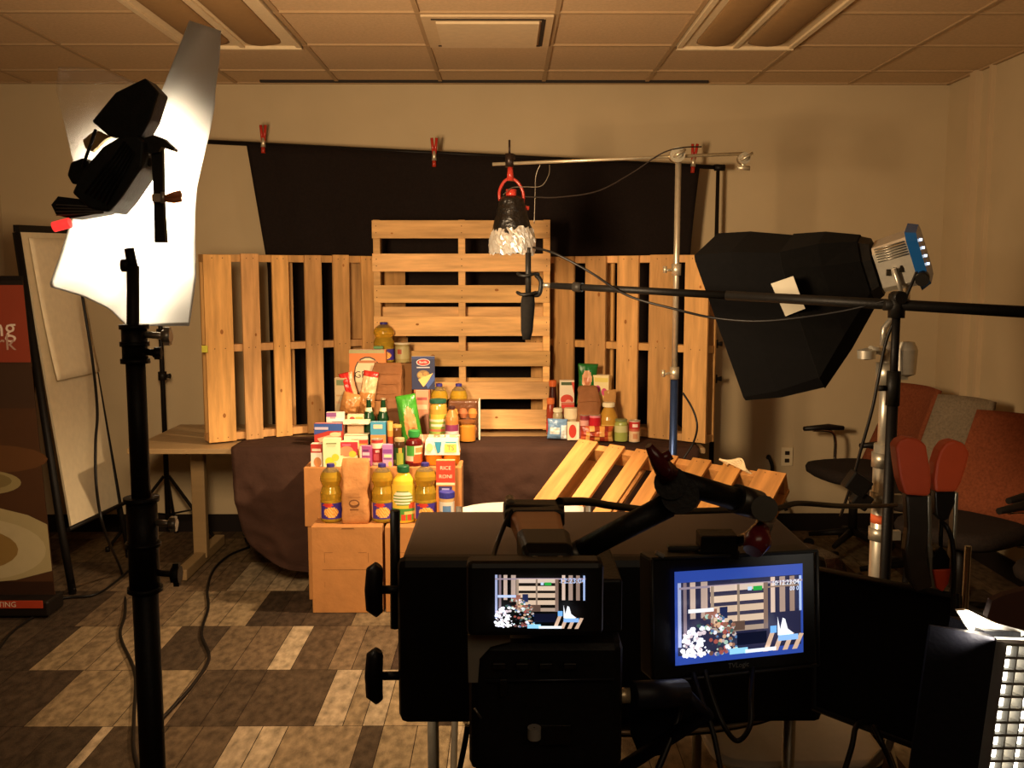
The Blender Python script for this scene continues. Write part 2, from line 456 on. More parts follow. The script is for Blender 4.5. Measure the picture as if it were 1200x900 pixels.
# centre pallet, boards across
YC = 5.41
x0 = W(437, 322, YC).x; x1 = W(645, 322, YC).x; zb = TZ + .010
zt = W(540, 257, YC).z; Hc = zt - zb
rows = [(258, 279.5), (297, 318.5), (334, 355), (370.5, 394), (411, 429.5), (447.5, 468), (480, 503)]
bd = [(max(W(540, b, YC).z - zb, 0.002), W(540, a, YC).z - zb) for a, b in rows]
bk = [(0.0, .09), (.23, .30), (.47, .54), (.70, .77), (Hc - .09, Hc)]
bk = [(.0, .09), (.21, .29), (.415, .49), (.62, .69), (Hc - .10, Hc)]
pallet('tallest wooden pallet in the centre standing upright with boards running across', (x0, YC, zb), (1, 0, 0), (0, 0, 1), x1 - x0, Hc, bd, bk, [.02, (x1 - x0) / 2, x1 - x0 - .02], tone='e0b078')
# side pallets, boards upright : board direction = +Z, stack direction runs along the ground line
def side_pallet(label, A, B, pxs, bpx, ztop, sgn):
    a = Vector((A[0], A[1], 0)); b = Vector((B[0], B[1], 0)); Hh = (b - a).length; dirn = (b - a) / Hh
    bd = []
    for p, q in pxs:
        t0, t1 = on_line(p, A, B, 400) * Hh, on_line(q, A, B, 400) * Hh
        bd.append((max(min(t0, t1), 0), min(max(t0, t1), Hh)))
    L_ = ztop - zb
    back = []
    for p, q in bpx:
        t0, t1 = on_line(p, A, B, 400) * Hh, on_line(q, A, B, 400) * Hh
        back.append((max(min(t0, t1), 0), min(max(t0, t1), Hh)))
    # uy = uz x ux must point away from the camera
    if sgn > 0:  # stack runs left -> right : uz=dirn, ux=Z : uy = dirn x Z -> check
        ux = Vector((0, 0, 1))
    uy = dirn.cross(Vector((0, 0, 1)))
    if uy.y > 0:
        return pallet(label, (A[0], A[1], zb), (0, 0, 1), dirn, L_, Hh, bd, back, [.02, L_ * .5, L_ - .02])
    # otherwise run the boards downward
    return pallet(label, (A[0], A[1], zb + L_), (0, 0, -1), dirn, L_, Hh, bd, back, [.02, L_ * .5, L_ - .02])
A = (W(241, 400, 5.03).x, 5.03); B = (-.56, 5.67)
side_pallet('left wooden pallet standing upright with vertical boards at the bare table end', A, B,
            [(241, 274), (285, 306), (321, 340.5), (359, 379), (392, 411), (425, 441), (452, 476)], [(243, 266), (340, 352), (371, 386), (415, 436), (456, 477)], W(245, 297.5, 5.03).z, 1)
A2 = (.10, 5.665); B2 = (W(829, 400, 4.97).x, 4.97)
side_pallet('right wooden pallet standing upright with vertical boards beside the silver stand', A2, B2,
            [(622, 640), (648, 672), (685, 709), (722, 747), (760, 788), (801, 829)], [(622, 642), (690, 708), (750, 766), (806, 829)], W(826, 298, 4.97).z, 1)
# leaning pallet in front of the table
P0 = W(676, 514, 4.62); TR = W(922, 554, 4.02)
u = (TR - P0); Hl = u.length; u.normalize()
v = Vector((-.59, -.81, -.60)); v = (v - u * v.dot(u)).normalized()
def along(px, py):
    # intersection of the ray with plane P0,u,v  -> coordinate along u
    n = u.cross(v); d = ray(px, py); tt = (P0 - CP).dot(n) / d.dot(n); q = CP + d * tt - P0
    return q.dot(u)
edges = [(678, 515, 700, 519), (714, 521, 732, 524), (745, 526, 763, 529), (777, 531, 795, 534), (811, 537, 833, 541), (846, 545, 868, 550), (887, 551, 921, 556)]
bd = [(max(along(a, b), 0), min(along(c, d), Hl)) for a, b, c, d in edges]
nn = u.cross(v)
org = P0
# uz=u, ux=v : uy = u x v ; must point away from viewer / downwards
if nn.z > 0:
    org = P0 + v * .98; ux_ = -v
else: ux_ = v
LP = pallet('low wooden pallet lying tilted in front of the cloth-covered table', org, ux_, u, .98, Hl, bd, [(0, .1), (.28, .36), (.56, .64), (Hl - .1, Hl)], [.02, .49, .96], tone='cf9150')
# straw-like rope scrap on the pallet
q = W(862, 549, 4.12); mb = MB('e8cfa0')
for k in range(5):
    a = W(843 + k * 2, 538 + k * 1.5, 4.15); b = W(882 - k * 2, 556 - k, 4.10)
    mb.tube(smooth_path([a, (a + b) / 2 + Vector((.01 * k - .02, 0, .014 + .006 * k)), b]), .005, seg=5)
one('frayed_rope', mb, 'paper', 'pale frayed rope scrap on top of the tilted pallet', 'rope', q)
# support under the tilted pallet: a plain crate behind the equipment
lowp = P0 + v * .9 + u * (Hl * .5)
mb = MB('9a7444'); zc = lowp.z - .16
for k in range(5):
    for s in (-1, 1): mb.box((lowp.x, lowp.y + s * .17 - .02, .035 + k * (zc / 5)), (.5, .015, zc / 5 - .02))
for sx in (-1, 1):
    mb.box((lowp.x + sx * .24, lowp.y - .02, zc / 2), (.02, .33, zc))
mb.box((lowp.x, lowp.y - .02, zc - .01), (.5, .34, .02))
one('wooden_crate', mb, 'wood', 'slatted wooden crate holding up the low end of the tilted pallet', 'crate', (lowp.x, lowp.y, 0))

# ------------------------------------------------------------------ black backdrop on its stands
YD = 5.86
bl = W(245, 167, YD); br = W(842, 197, YD)
def zbar(x): return bl.z + (br.z - bl.z) * (x - bl.x) / (br.x - bl.x)
def stand(name, label, cat, top, feet_r, col='17130f', r=.014, group=None, leg_z=.38, rot=.3, collars=(), mat='black', three=True):
    t = thing(name, label, cat, (top.x, top.y, 0), group=group)
    mb = MB(col); mb.cyl((top.x, top.y, .10), top, r * 1.15, r * .8, seg=12)
    for zc in collars:
        mb.cyl((top.x, top.y, zc - .025), (top.x, top.y, zc + .025), r * 1.8, seg=12)
    finish('pole', mb, mat, t)
    for zc in collars:
        mb = MB(col); mb.cyl((top.x + r, top.y - r * .3, zc), (top.x + r + .035, top.y - r * .6, zc), .007, .016, seg=8)
        finish('knob', mb, mat, t)
    for k in range(3):
        a = rot + k * 2.094
        d = Vector((math.cos(a), math.sin(a), 0)); mb = MB(col)
        f = Vector((top.x, top.y, .016)) + d * feet_r
        if f.y > 5.96: f.y = 5.96; f.x = top.x + d.x * .1
        mb.tube([Vector((top.x, top.y, leg_z)) + d * r * 1.2, f], .010, seg=8)
        mb.tube([Vector((top.x, top.y, leg_z * .42)) + d * r * 1.2, Vector((top.x, top.y, leg_z)).lerp(f, .5)], .006, seg=6)
        mb.cyl(f - Vector((0, 0, .014)), f + Vector((0, 0, .012)), .014, seg=8)
        finish('leg', mb, mat, t)
    return t
sl = Vector((W(186, 400, 5.72).x, 5.72, bl.z - .02))
stand('backdrop_stand', 'black tripod stand of the backdrop at left, behind the bare table end', 'stand', Vector((W(187, 400, 5.75).x, 5.775, W(187, 160, 5.8).z)), .36, collars=(W(187, 440, 5.8).z, W(187, 390, 5.8).z), leg_z=.40, rot=-.35, group='backdrop stands')
stand('backdrop_stand', 'black tripod stand of the backdrop at right, behind the right pallet', 'stand', Vector((br.x, YD + .012, br.z - .015)), .12, collars=(W(842, 403, YD).z, W(842, 444, YD).z), leg_z=.3, rot=.1, group='backdrop stands')
mb = MB('15110e'); e0 = Vector((W(187, 160, 5.8).x - .03, YD - .03, zbar(W(187, 160, 5.8).x - .03))); mb.cyl(e0, br + Vector((.012, -.03, .0)), .013, seg=12); mb.cyl(br + Vector((-.03, -.03, 0)), br + Vector((.03, -.03, -.001)), .019, seg=12)
one('crossbar', mb, 'black', 'long black crossbar holding the backdrop cloth', 'bar', bl)
cx0 = W(289, 170, YD - .05).x; cx1 = W(820, 197, YD - .05).x
def bdrop(u, v):
    x = cx0 + (cx1 - cx0) * u
    z1 = zbar(x) - .004; z0 = .1
    z = z1 + (z0 - z1) * v
    # the sides draw in a little as it hangs
    k = min((z1 - z) / .7, 1)
    x += (.105 * k * (1 - u) ** 3) - .05 * math.sin(k * 1.6) * u ** 8
    y = YD - .055 + .012 * noise.noise(Vector((x * 6, z * 1.2, 0))) + .006 * math.sin(x * 22 + z * 3)
    return Vector((x, y, z))
mb = MB('1d1613'); mb.grid(bdrop, 90, 40)
one('backdrop_cloth', mb, 'fabric', 'large black cloth backdrop clipped to a crossbar behind the pallets', 'backdrop', (0, YD, .1), solid=.002)
def clip(px, py0, py1, Y, label, tilt=0):
    a = W(px, py0, Y - .06); b = W(px + tilt, py1, Y - .06); d = (b - a)
    t = thing('spring_clamp', label, 'clamp', b, group='red spring clamps on the backdrop')
    for s in (-1, 1):
        mb = MB('b03022'); mb.tube([a + Vector((s * .014, -.014, 0)), a + d * .3 + Vector((s * .009, -.012, 0)), a + d * .55 + Vector((s * .004, -.01, 0))], .009, seg=8)
        finish('handle', mb, 'gloss', t)
    mb = MB('d8cbb0'); mb.tube([a + d * .45 + Vector((0, -.012, 0)), a + d * .78 + Vector((0, -.012, 0))], .015, seg=8, radii=[.010, .015]); finish('jaw', mb, 'metal', t)
    mb = MB('a5301f'); mb.tube([a + d * .78 + Vector((0, -.014, 0)), b + Vector((0, -.014, 0))], .012, seg=8); finish('pad', mb, 'gloss', t)
clip(309, 147, 180, YD, 'dull red spring clamp nearest the left end of the backdrop crossbar')
clip(509, 162, 196, YD, 'red spring clamp in the middle of the backdrop crossbar')
clip(814, 169, 203, YD, 'bright red spring clamp at the right end of the backdrop crossbar', tilt=-3)

# yellow tape on the left pallet edge
p = W(240, 409, 5.0); mb = MB('c7c040'); mb.box(p, (.03, .004, .035)); one('tape_marker', mb, 'matte', 'small yellow-green tape marker on the left edge of the left pallet', 'tape', p)

# ------------------------------------------------------------------ cardboard boxes
def carton_box(label, x0, x1, y0, y1, z0, z1, col='b27a42', slots=True, group='plain cardboard boxes'):
    t = thing('cardboard_box', label, 'box', ((x0 + x1) / 2, (y0 + y1) / 2, z0), group=group)
    mb = MB(col); mb.box(((x0 + x1) / 2, (y0 + y1) / 2, (z0 + z1) / 2), (x1 - x0, y1 - y0, z1 - z0)); finish('body', mb, 'card', t, bevel=.003)
    if slots:
        mb = MB('6b431f'); w = x1 - x0; h = z1 - z0; yf = y0 - .0008
        for a, b, c, d in ((.18, .70, .30, .704), (.66, .70, .78, .704), (.15, .50, .85, .506), (.18, .585, .185, .70), (.80, .585, .805, .70), (.18, .30, .184, .36), (.80, .30, .804, .36)):
            mb.poly([(x0 + a * w, yf, z0 + b * h), (x0 + c * w, yf, z0 + b * h), (x0 + c * w, yf, z0 + d * h), (x0 + a * w, yf, z0 + d * h)])
        mb.poly([(x0 + .42 * w, yf, z1 - .012), (x0 + .62 * w, yf, z1 - .012), (x0 + .60 * w, yf, z1 - .007), (x0 + .44 * w, yf, z1 - .007)])
        finish('cut_lines', mb, 'card', t)
    return t
xa, xb, xc = W(365, 650, 4.50).x, W(448, 650, 4.50).x, W(545, 650, 4.50).x
carton_box('cardboard box on the floor at left under the oil bottle and paper bag', xa, xb, 4.50, 4.672, .001, .42)
carton_box('cardboard box on the floor right beside it, half hidden by the black case', xb + .012, xc, 4.51, 4.672, .001, .415)
ux0, ux1 = W(356, 560, 4.68).x, W(541, 560, 4.68).x
carton_box('cardboard box on the floor behind, carrying the wide upper box', W(361, 640, 4.69).x, ux1 - .02, 4.69, 4.865, .001, .372, slots=False)
carton_box('wide upper cardboard box carrying the front row of packaged groceries', ux0, ux1, 4.68, 4.865, .374, .668, col='bd8248', slots=False)
ZT = TZ + .012   # resting height on the cloth
def riser(label, px0, px1, Y0, Y1, z1, col='8f6236'):
    carton_box(label, W(px0, 480, Y0).x, W(px1, 480, Y0).x, Y0, Y1, ZT, z1, col, slots=False, group='boxes raising the groceries')
riser('low cardboard box on the table under the bags of beans', 393, 440, 5.10, 5.19, .86)
riser('cardboard box on the table under the large upright paper bag', 405, 479, 5.20, 5.30, .925)
riser('tall narrow cardboard box against the centre pallet under the topmost oil bottle', 441, 483, 5.305, 5.405, 1.12)
riser('small cardboard box on the table under the dark blue pasta carton', 485, 504, 5.22, 5.31, .985, 'a86a45')
riser('cardboard box at right on the table under the green snack bag', 680, 714, 5.205, 5.285, .90)
riser('small dark box on the table at right under the tomato carton', 652, 677, 5.26, 5.34, .87, '5a3422')
# ================================================================== GROCERIES
class Art:
    """flat marks on a face: local frame o, ex, ez (unit size w,h), raised a hair at a time"""
    def __init__(s, mb, o, ex, ez, w, h):
        s.mb = mb; s.o = Vector(o); s.ex = Vector(ex); s.ez = Vector(ez); s.n = s.ex.cross(s.ez).normalized(); s.w = w; s.h = h; s.k = .0004
    def P(s, u, v): return s.o + s.ex * (u * s.w) + s.ez * (v * s.h) + s.n * s.k
    def rect(s, a, b, c, d, col): s.k += .0004; s.mb.poly([s.P(a, b), s.P(c, b), s.P(c, d), s.P(a, d)], col)
    def ell(s, cu, cv, ru, rv, col, n=18): s.k += .0004; s.mb.poly([s.P(cu + ru * math.cos(q / n * 6.2832), cv + rv * math.sin(q / n * 6.2832)) for q in range(n)], col)
    def pl(s, pts, col): s.k += .0004; s.mb.poly([s.P(a, b) for a, b in pts], col)
    def txt(s, t, cu, cv, size, col):
        s.k += .0004; p = s.P(cu, cv); e = s.ex; z = s.ez; n = s.n
        s.mb.text(t, Matrix(((e.x, z.x, n.x, p.x), (e.y, z.y, n.y, p.y), (e.z, z.z, n.z, p.z), (0, 0, 0, 1))), size, col)
def art_all(A, art):
    for a in art:
        getattr(A, a[0])(*a[1:])

def carton(name, label, cat, px0, py0, px1, Y, z0, dep, col, art=(), rot=0, side=None, group=None, mat='print', tilt=0):
    """printed carton: front face spans px0..px1, top at py0, stands at z0"""
    a = W(px0, py0, Y); b = W(px1, py0, Y); w = b.x - a.x; h = a.z - z0
    c = Vector(((a.x + b.x) / 2, Y + dep / 2, z0))
    m4 = Matrix.Translation(c) @ Matrix.Rotation(rot, 4, 'Z') @ Matrix.Rotation(tilt, 4, 'X')
    mb = MB(col); mb.box((0, 0, h / 2), (w, dep, h))
    if side: mb.box((w / 2, 0, h / 2), (.0012, dep * .98, h * .98), side)
    A_ = Art(mb, (-w / 2, -dep / 2, 0), (1, 0, 0), (0, 0, 1), w, h); art_all(A_, art)
    mb.box((0, 0, h + .0004), (w * .98, .002, .0009), 'e8e0d0')
    o = finish(name, mb, mat, None, normals=False); o.matrix_world = m4; PM[o.name] = m4
    return tag(o, label, cat, group)

def oil_bottle(label, px, py0, Y, z0, wpx=26, group='bottles of cooking oil', facing=1):
    c = W(px, py0, Y); h = c.z - z0; r = wpx / F * Y / 2
    t = thing('oil_bottle', label, 'bottle', (c.x, Y + r, z0), group=group)
    P = [(.0, .0), (.88, .0), (1, .03), (1, .36), (.96, .39), (.98, .44), (1.0, .50), (.86, .58), (.80, .615), (.86, .65), (1.0, .72), (.98, .78), (.80, .86), (.45, .925), (.30, .94), (.30, .955)]
    prof = [(p * r, q * h) for p, q in P]
    mb = MB('d7a32a'); mb.lathe(prof[1:], (c.x, Y + r, z0), 'd0ac38', seg=24); finish('oil_body', mb, 'liquid', t)
    mb = MB('f4e9c0'); mb.lathe([(q * 1.0 * r, s_ * h) for q, s_ in ((.79, .868), (.44, .928), (.31, .942), (.31, .96))], (c.x, Y + r, z0 + .0006), seg=20); finish('neck', mb, 'glass', t)
    mb = MB('39307c'); mb.lathe([(.36 * r, .945 * h), (.37 * r, .95 * h), (.36 * r, .995 * h), (.30 * r, h)], (c.x, Y + r, z0), seg=16); finish('cap', mb, 'plastic', t)
    # label wrapped round the lower body
    mb = MB('3c2f86'); n = 32; R_ = r * 1.012
    def lf(u, v):
        a = math.pi * (1 + u) + (.0); return Vector((c.x + R_ * math.cos(a * 1.0), Y + r + R_ * math.sin(a), z0 + h * (.07 + .27 * v)))
    def lc(u, v):
        du, dv = (u - .55) / .22, (v - .42) / .34
        if du * du + dv * dv < 1: return '%s' % ('e39a3c' if (int(u * 40) + int(v * 12)) % 3 else 'f0c87a')
        if (u - .45) ** 2 / .03 + (v - .88) ** 2 / .012 < 1: return 'c83a2a'
        if u < .2: return 'e8b07a'
        return '40318c'
    mb.grid(lf, 36, 12, colfn=lc, smooth=False); finish('wrap_label', mb, 'print', t, normals=False)
    return t

def can(name, label, cat, px0, py0, px1, Y, z0, bands, top='c9c2b0', group=None, lid=None, mat='print', lid_h=.0, art=()):
    a = W(px0, py0, Y); b = W(px1, py0, Y); r = (b.x - a.x) / 2; h = a.z - z0; c = (a.x + r, Y + r, z0)
    t = thing(name, label, cat, c, group=group)
    mb = MB(); mb.mat(mat)
    for z0_, z1_, col in bands:
        mb.lathe([(r, z0_ * h), (r, z1_ * h)], c, col, seg=24, cap=False)
    mb.lathe([(0.0001, .0), (r, .0)], c, top, seg=24, cap=False)
    mb.mat('metal'); mb.lathe([(r * 1.02, h * .985), (r * 1.02, h), (r * .93, h), (r * .93, h * .985), (.0001, h * .985)], c, top, seg=24, cap=False)
    mb.lathe([(r * 1.02, .0), (r * 1.02, .012 * h + .001)], c, top, seg=24, cap=False)
    for q in art:   # patches wrapped on the label: (angle0, angle1, v0, v1, col), 0 = facing the camera
        mb.mat(mat); a0, a1, v0, v1, col = q
        def pf(u, v): an = -math.pi / 2 + a0 + (a1 - a0) * u; return Vector((c[0] + r * 1.012 * math.cos(an), c[1] + r * 1.012 * math.sin(an), z0 + h * (v0 + (v1 - v0) * v)))
        mb.grid(pf, 6, 1, col=col)
    finish('can_body', mb, mat, t, normals=False)
    if lid:
        mb = MB(lid); mb.lathe([(r * .94, h), (r * .94, h + .012), (r * .88, h + .015), (.0001, h + .015)], c, seg=24, cap=False); finish('lid', mb, 'plastic', t)
    return t

def jar(name, label, cat, px0, py0, px1, Y, z0, fill, lid, lab=None, shoulder=.78, neck=.7, lidh=.10, group=None, body='gloss', lidw=None, lv=(.18, .62), art=()):
    a = W(px0, py0, Y); b = W(px1, py0, Y); r = (b.x - a.x) / 2; h = a.z - z0; c = (a.x + r, Y + r, z0)
    t = thing(name, label, cat, c, group=group)
    mb = MB(fill); mb.lathe([(r * .9, .001), (r, .02 * h), (r, (shoulder - .08) * h), (r * .93, shoulder * h), (r * neck, (1 - lidh - .02) * h), (r * neck, (1 - lidh) * h)], c, seg=24)
    finish('jar_body', mb, body, t)
    lw = lidw or neck * 1.08
    mb = MB(lid); mb.lathe([(r * lw, (1 - lidh) * h), (r * lw * 1.02, (1 - lidh * .9) * h), (r * lw * 1.02, (1 - lidh * .1) * h), (r * lw * .95, h), (.0001, h)], c, seg=20, cap=False)
    for k in range(20):
        an = k / 20 * 6.283; mb.box((c[0] + r * lw * 1.02 * math.cos(an), c[1] + r * lw * 1.02 * math.sin(an), z0 + (1 - lidh * .5) * h), (.0015, .0015, lidh * .7 * h))
    finish('lid', mb, 'plastic', t)
    if lab:
        mb = MB(lab)
        def pf(u, v): an = math.pi * 1.02 + math.pi * .96 * u; return Vector((c[0] + r * 1.015 * math.cos(an), c[1] + r * 1.015 * math.sin(an), z0 + h * (lv[0] + (lv[1] - lv[0]) * v)))
        def cf(u, v):
            for (a0, b0, a1, b1, cc) in art:
                if a0 <= u <= a1 and b0 <= v <= b1: return cc
            return lab
        mb.grid(pf, 24, 10, colfn=cf, smooth=False); finish('wrap_label', mb, 'print', t, normals=False)
    return t

def paper_bag(label, px0, py0, px1, Y, z0, dep=.10, col='a86f3c', seed=1, stamp=False, narrow=.0, group='kraft paper bags', rot=0):
    a = W(px0, py0, Y); b = W(px1, py0, Y); w = b.x - a.x; h = a.z - z0; c = Vector(((a.x + b.x) / 2, Y + dep / 2, z0))
    rs = random.Random(seed)
    rings = []
    N = 40
    for k in range(15):
        v = k / 14; sx = w / 2 * (1 - narrow * v - .03 * math.sin(v * 9 + seed)); sy = dep / 2 * (1 - .96 * max(0, (v - .55) / .45) ** 1.2)
        rg = []
        for q in range(N):
            an = q / N * 6.2832; ca, sa = math.cos(an), math.sin(an)
            e = .28
            x = sx * (abs(ca) ** e) * (1 if ca > 0 else -1); y = max(sy, .003) * (abs(sa) ** e) * (1 if sa > 0 else -1)
            nz = noise.noise(Vector((x * 26 + seed, y * 26, v * h * 22)))
            x += nz * .012 * min(1, v * 3); y += noise.noise(Vector((x * 20, seed * 3.1, v * h * 18))) * .016 * min(1, v * 3)
            rg.append(c + Vector((x, y, v * h + (nz * .008 if k == 14 else 0))))
        rings.append(rg)
    mb = MB(col); mb.rings(rings, cap=True)
    if stamp:
        A_ = Art(mb, (c.x - w / 2, c.y - dep / 2 - .006, z0), (1, 0, 0), (0, 0, 1), w, h)
        A_.ell(.48, .32, .20, .065, '6f4320'); A_.ell(.48, .33, .15, .035, col); A_.rect(.32, .22, .64, .235, '6f4320'); A_.rect(.26, .42, .72, .425, '7d4e28')
    else:
        for k in range(3):
            zz = z0 + h * (.2 + .25 * k)
            mb.tube([(c.x - w * .45, c.y - dep * .5 - .001, zz), (c.x, c.y - dep * .5 - .002, zz + .006 * (k - 1)), (c.x + w * .45, c.y - dep * .5 - .001, zz + .003)], .0011, seg=4, col=col)
    o = one('paper_bag', mb, 'paper', label, 'bag', c, group=group)
    o.rotation_euler.z = rot
    return o

def pouch(name, label, cat, px0, py0, px1, Y, z0, dep, col, art=None, rotd=0, flare=.0, mat='film', lean=0, group=None, pinch=.93, top=None):
    """pillow bag with sealed crimped ends; art(u,v)->colour on the front"""
    a = W(px0, py0, Y); b = W(px1, py0, Y); w = b.x - a.x; h = a.z - z0; c = Vector(((a.x + b.x) / 2, Y + dep / 2, z0))
    mb = MB(col); nu, nv = 26, 30
    def shape(u, v, s):
        e = math.sin(math.pi * min(max(v, .0), 1)) ** .45 if 0 < v < 1 else 0
        e2 = (1 - abs(2 * u - 1) ** 2.6) ** .5
        x = (u - .5) * w * (1 - (1 - pinch) * math.sin(math.pi * v)); y = s * dep / 2 * e * e2
        nz = noise.noise(Vector((u * 5 + px0, v * 6, 2))); y += s * nz * .008 * e * e2
        return Vector((x, y, v * h))
    mb.grid(lambda u, v: shape(u, v, -1), nu, nv, colfn=art or (lambda u, v: col))
    mb.grid(lambda u, v: shape(u, v, 1), nu, nv, col=col)
    bmesh.ops.remove_doubles(mb.bm, verts=mb.bm.verts[:], dist=.0004)
    m4 = Matrix.Translation(c) @ Matrix.Rotation(lean, 4, 'X') @ Matrix.Rotation(R(rotd), 4, 'Y')
    o = finish(name, mb, mat, None); o.matrix_world = m4; PM[o.name] = m4
    return tag(o, label, cat, group)

# ---- front row on the floor boxes (z .42)
Z0 = .4215
oil_bottle('oil bottle at the left end of the front row beside the paper bag', 385, 545.5, 4.56, Z0)
oil_bottle('oil bottle in the front row right of the paper bag', 446, 545.5, 4.56, Z0)
oil_bottle('oil bottle in the front row between the yellow juice bottle and the rice box', 497, 544.5, 4.565, Z0 - .005, wpx=27)
paper_bag('brown paper flour bag with a dark stamp in the front row between two oil bottles', 399, 539, 431, 4.55, Z0, .09, 'b98048', 3, stamp=True, narrow=.08)
# yellow squeeze bottle
c = W(471, 548, 4.56); r = 14 / F * 4.56; h = c.z - Z0 + .004; cc = (c.x, 4.56 + r, Z0 - .004)
t = thing('juice_bottle', 'yellow juice bottle with a dark green cap in the front row', 'bottle', cc)
mb = MB('e3bd3a'); mb.lathe([(r * .9, .001), (r, .015), (r * .96, .3 * h), (r * .98, .34 * h), (r * 1.0, .62 * h), (r * .9, .74 * h), (r * .6, .84 * h), (r * .46, .87 * h), (r * .46, .9 * h)], cc, seg=24, sy=.8); finish('bottle_body', mb, 'gloss', t)
mb = MB('1f5a34'); mb.lathe([(r * .52, .885 * h), (r * .54, .9 * h), (r * .54, .985 * h), (r * .48, h), (.001, h)], cc, seg=20, cap=False)
finish('cap', mb, 'plastic', t)
mb = MB('e9dca0')
def lf(u, v): a = math.pi * (1.08 + .84 * u); return Vector((cc[0] + r * 1.02 * math.cos(a), cc[1] + r * .82 * math.sin(a), cc[2] + h * (.05 + .63 * v)))
def lc(u, v):
    if .02 < v < .16: return 'c9482c' if (u * 9) % 2 < 1.2 else '6a9a34'
    if v < .34: return '4f8f3a' if u < .55 or v > .25 else 'd9c46a'
    if (u - .5) ** 2 / .12 + (v - .62) ** 2 / .05 < 1: return 'f3ead0' if (v * 22) % 2 < 1.1 else '7f9a4a'
    if u > .7 and v < .5: return 'd0532f'
    return 'e6c040'
mb.grid(lf, 20, 24, colfn=lc, smooth=False); finish('wrap_label', mb, 'print', t, normals=False)
t = jar('spread_jar', 'clear jar with blue lid and pale label at right of the front row', 'jar', 514, 577.5, 532, 4.55, Z0 - .005, 'd3ab74', '3a3a96', 'dcd4c4', shoulder=.86, neck=.93, lidh=.2, lv=(.1, .7), art=[(.35, .1, .7, .8, '5f86b4'), (.1, .3, .3, .5, 'b0a890')])
carton('rice_box', 'red and orange rice box standing behind the blue-lidded jar', 'box', 511, 540, 533, 4.615, Z0 - .005, .045, 'd8863c', art=[('rect', 0, .62, 1, 1, 'd6432c'), ('rect', 0, .60, 1, .64, 'f0dcae'), ('txt', 'RICE', .5, .88, .026, 'f6e3c0'), ('txt', 'RONI', .5, .74, .026, 'f6e3c0'), ('rect', .12, .47, .85, .58, '3a3266'), ('rect', .3, .5, .7, .55, 'a9a0c8'), ('ell', .55, .25, .35, .14, 'eab866'), ('ell', .3, .18, .13, .07, 'f3dba0')])

# ---- front row on the wide upper box (z .668)
ZB = .669; YB1 = 4.70
carton('soup_carton', 'small red and white carton at the far left of the box row', 'carton', 364, 520.5, 377, YB1, ZB, .05, 'ece1cf', [('rect', 0, .62, 1, 1, 'b53027'), ('rect', .1, .68, .9, .8, 'ecc9b0'), ('ell', .6, .2, .35, .22, 'c5844c')])
carton('biscuit_box', 'cream box with yellow fruit at its foot, second from the left in the box row', 'box', 378, 514.5, 398, YB1 - .01, ZB, .05, 'efe6b4', [('ell', .38, .2, .26, .15, 'f1d62a'), ('ell', .72, .34, .22, .13, 'f0cf3c'), ('rect', .2, .82, .8, .86, '7f8a56'), ('rect', .25, .74, .75, .765, 'b9b48a'), ('ell', .62, .12, .16, .08, 'cfd04a')], rot=.03)
carton('cracker_box', 'red, yellow and cream packet right of the fruit box', 'packet', 399, 518, 419, YB1 + .01, ZB, .05, 'ecd9a2', [('rect', 0, .45, 1, 1, 'b92f3e'), ('ell', .35, .62, .4, .22, 'df8a63'), ('ell', .7, .5, .22, .14, 'edc23c'), ('rect', .0, .0, 1, .36, 'efe3b0'), ('rect', .1, .84, .6, .92, 'd8637a')])
carton('juice_box', 'small purple juice carton with a red side beside the cream packet', 'carton', 422, 523, 435, YB1, ZB, .04, 'a9528e', [('rect', 0, 0, .18, 1, 'ead9c4'), ('rect', .2, .3, .95, .42, 'e8b890'), ('rect', .25, .55, .9, .7, 'e9c6d8'), ('rect', .3, .76, .8, .84, '6a3470'), ('ell', .55, .15, .3, .1, 'd9a070')], rot=-.12)
carton('juice_box', 'small purple and pink juice carton in front of the small olive jar', 'carton', 448, 521.5, 460, YB1, ZB, .04, 'b07ab8', [('rect', .05, .62, .95, .8, '8a4a9c'), ('rect', .15, .42, .9, .56, 'ecd8a8'), ('rect', .1, .34, .9, .37, '50406a'), ('rect', .05, .0, .95, .3, 'd79ac0'), ('ell', .75, .12, .2, .12, 'e0b45a')])
carton('pudding_box', 'red and orange packet lying between the cream box and the purple carton', 'packet', 415, 516, 430, YB1 + .06, ZB, .03, 'c9402e', [('rect', 0, .72, 1, .86, 'e59a3c'), ('rect', .1, .3, .8, .6, 'e7bf44')])
can('soup_can', 'dark red can with a cream top band in the middle of the box row', 'can', 434, 515.5, 448, YB1 + .02, ZB, [(0, .12, 'c9b8a0'), (.12, .66, '9c2630'), (.66, .86, 'ead8b8'), (.86, 1, 'b83a32')], art=[(-.5, .4, .2, .45, 'c2545c'), (-.2, .5, .5, .6, 'e0b0a0')])
jar('pickle_jar', 'small dark jar with green printed label between the purple carton and the red bottle', 'jar', 461, 514, 474, YB1, ZB, '3f2a18', 'b8a070', '1f4c1c', shoulder=.84, neck=.82, lidh=.13, lv=(.05, .66), art=[(.35, .0, .75, .7, '8f9a34'), (.45, .3, .65, .95, 'b98c3c'), (.1, .1, .3, .3, '6e7a24')])
jar('sauce_bottle', 'dark red juice bottle with a bright green cap in the box row', 'bottle', 474, 505.5, 494, YB1 - .005, ZB, '5b1414', '2f8a3c', 'e0c9a8', shoulder=.72, neck=.52, lidh=.19, lidw=.66, lv=(.1, .58), art=[(.2, .45, .55, 1, '4a9a3c'), (.5, .0, .95, .45, 'd0592c'), (.05, .0, .95, .12, '8a1f1c'), (.6, .6, .95, .9, 'd98a50')])
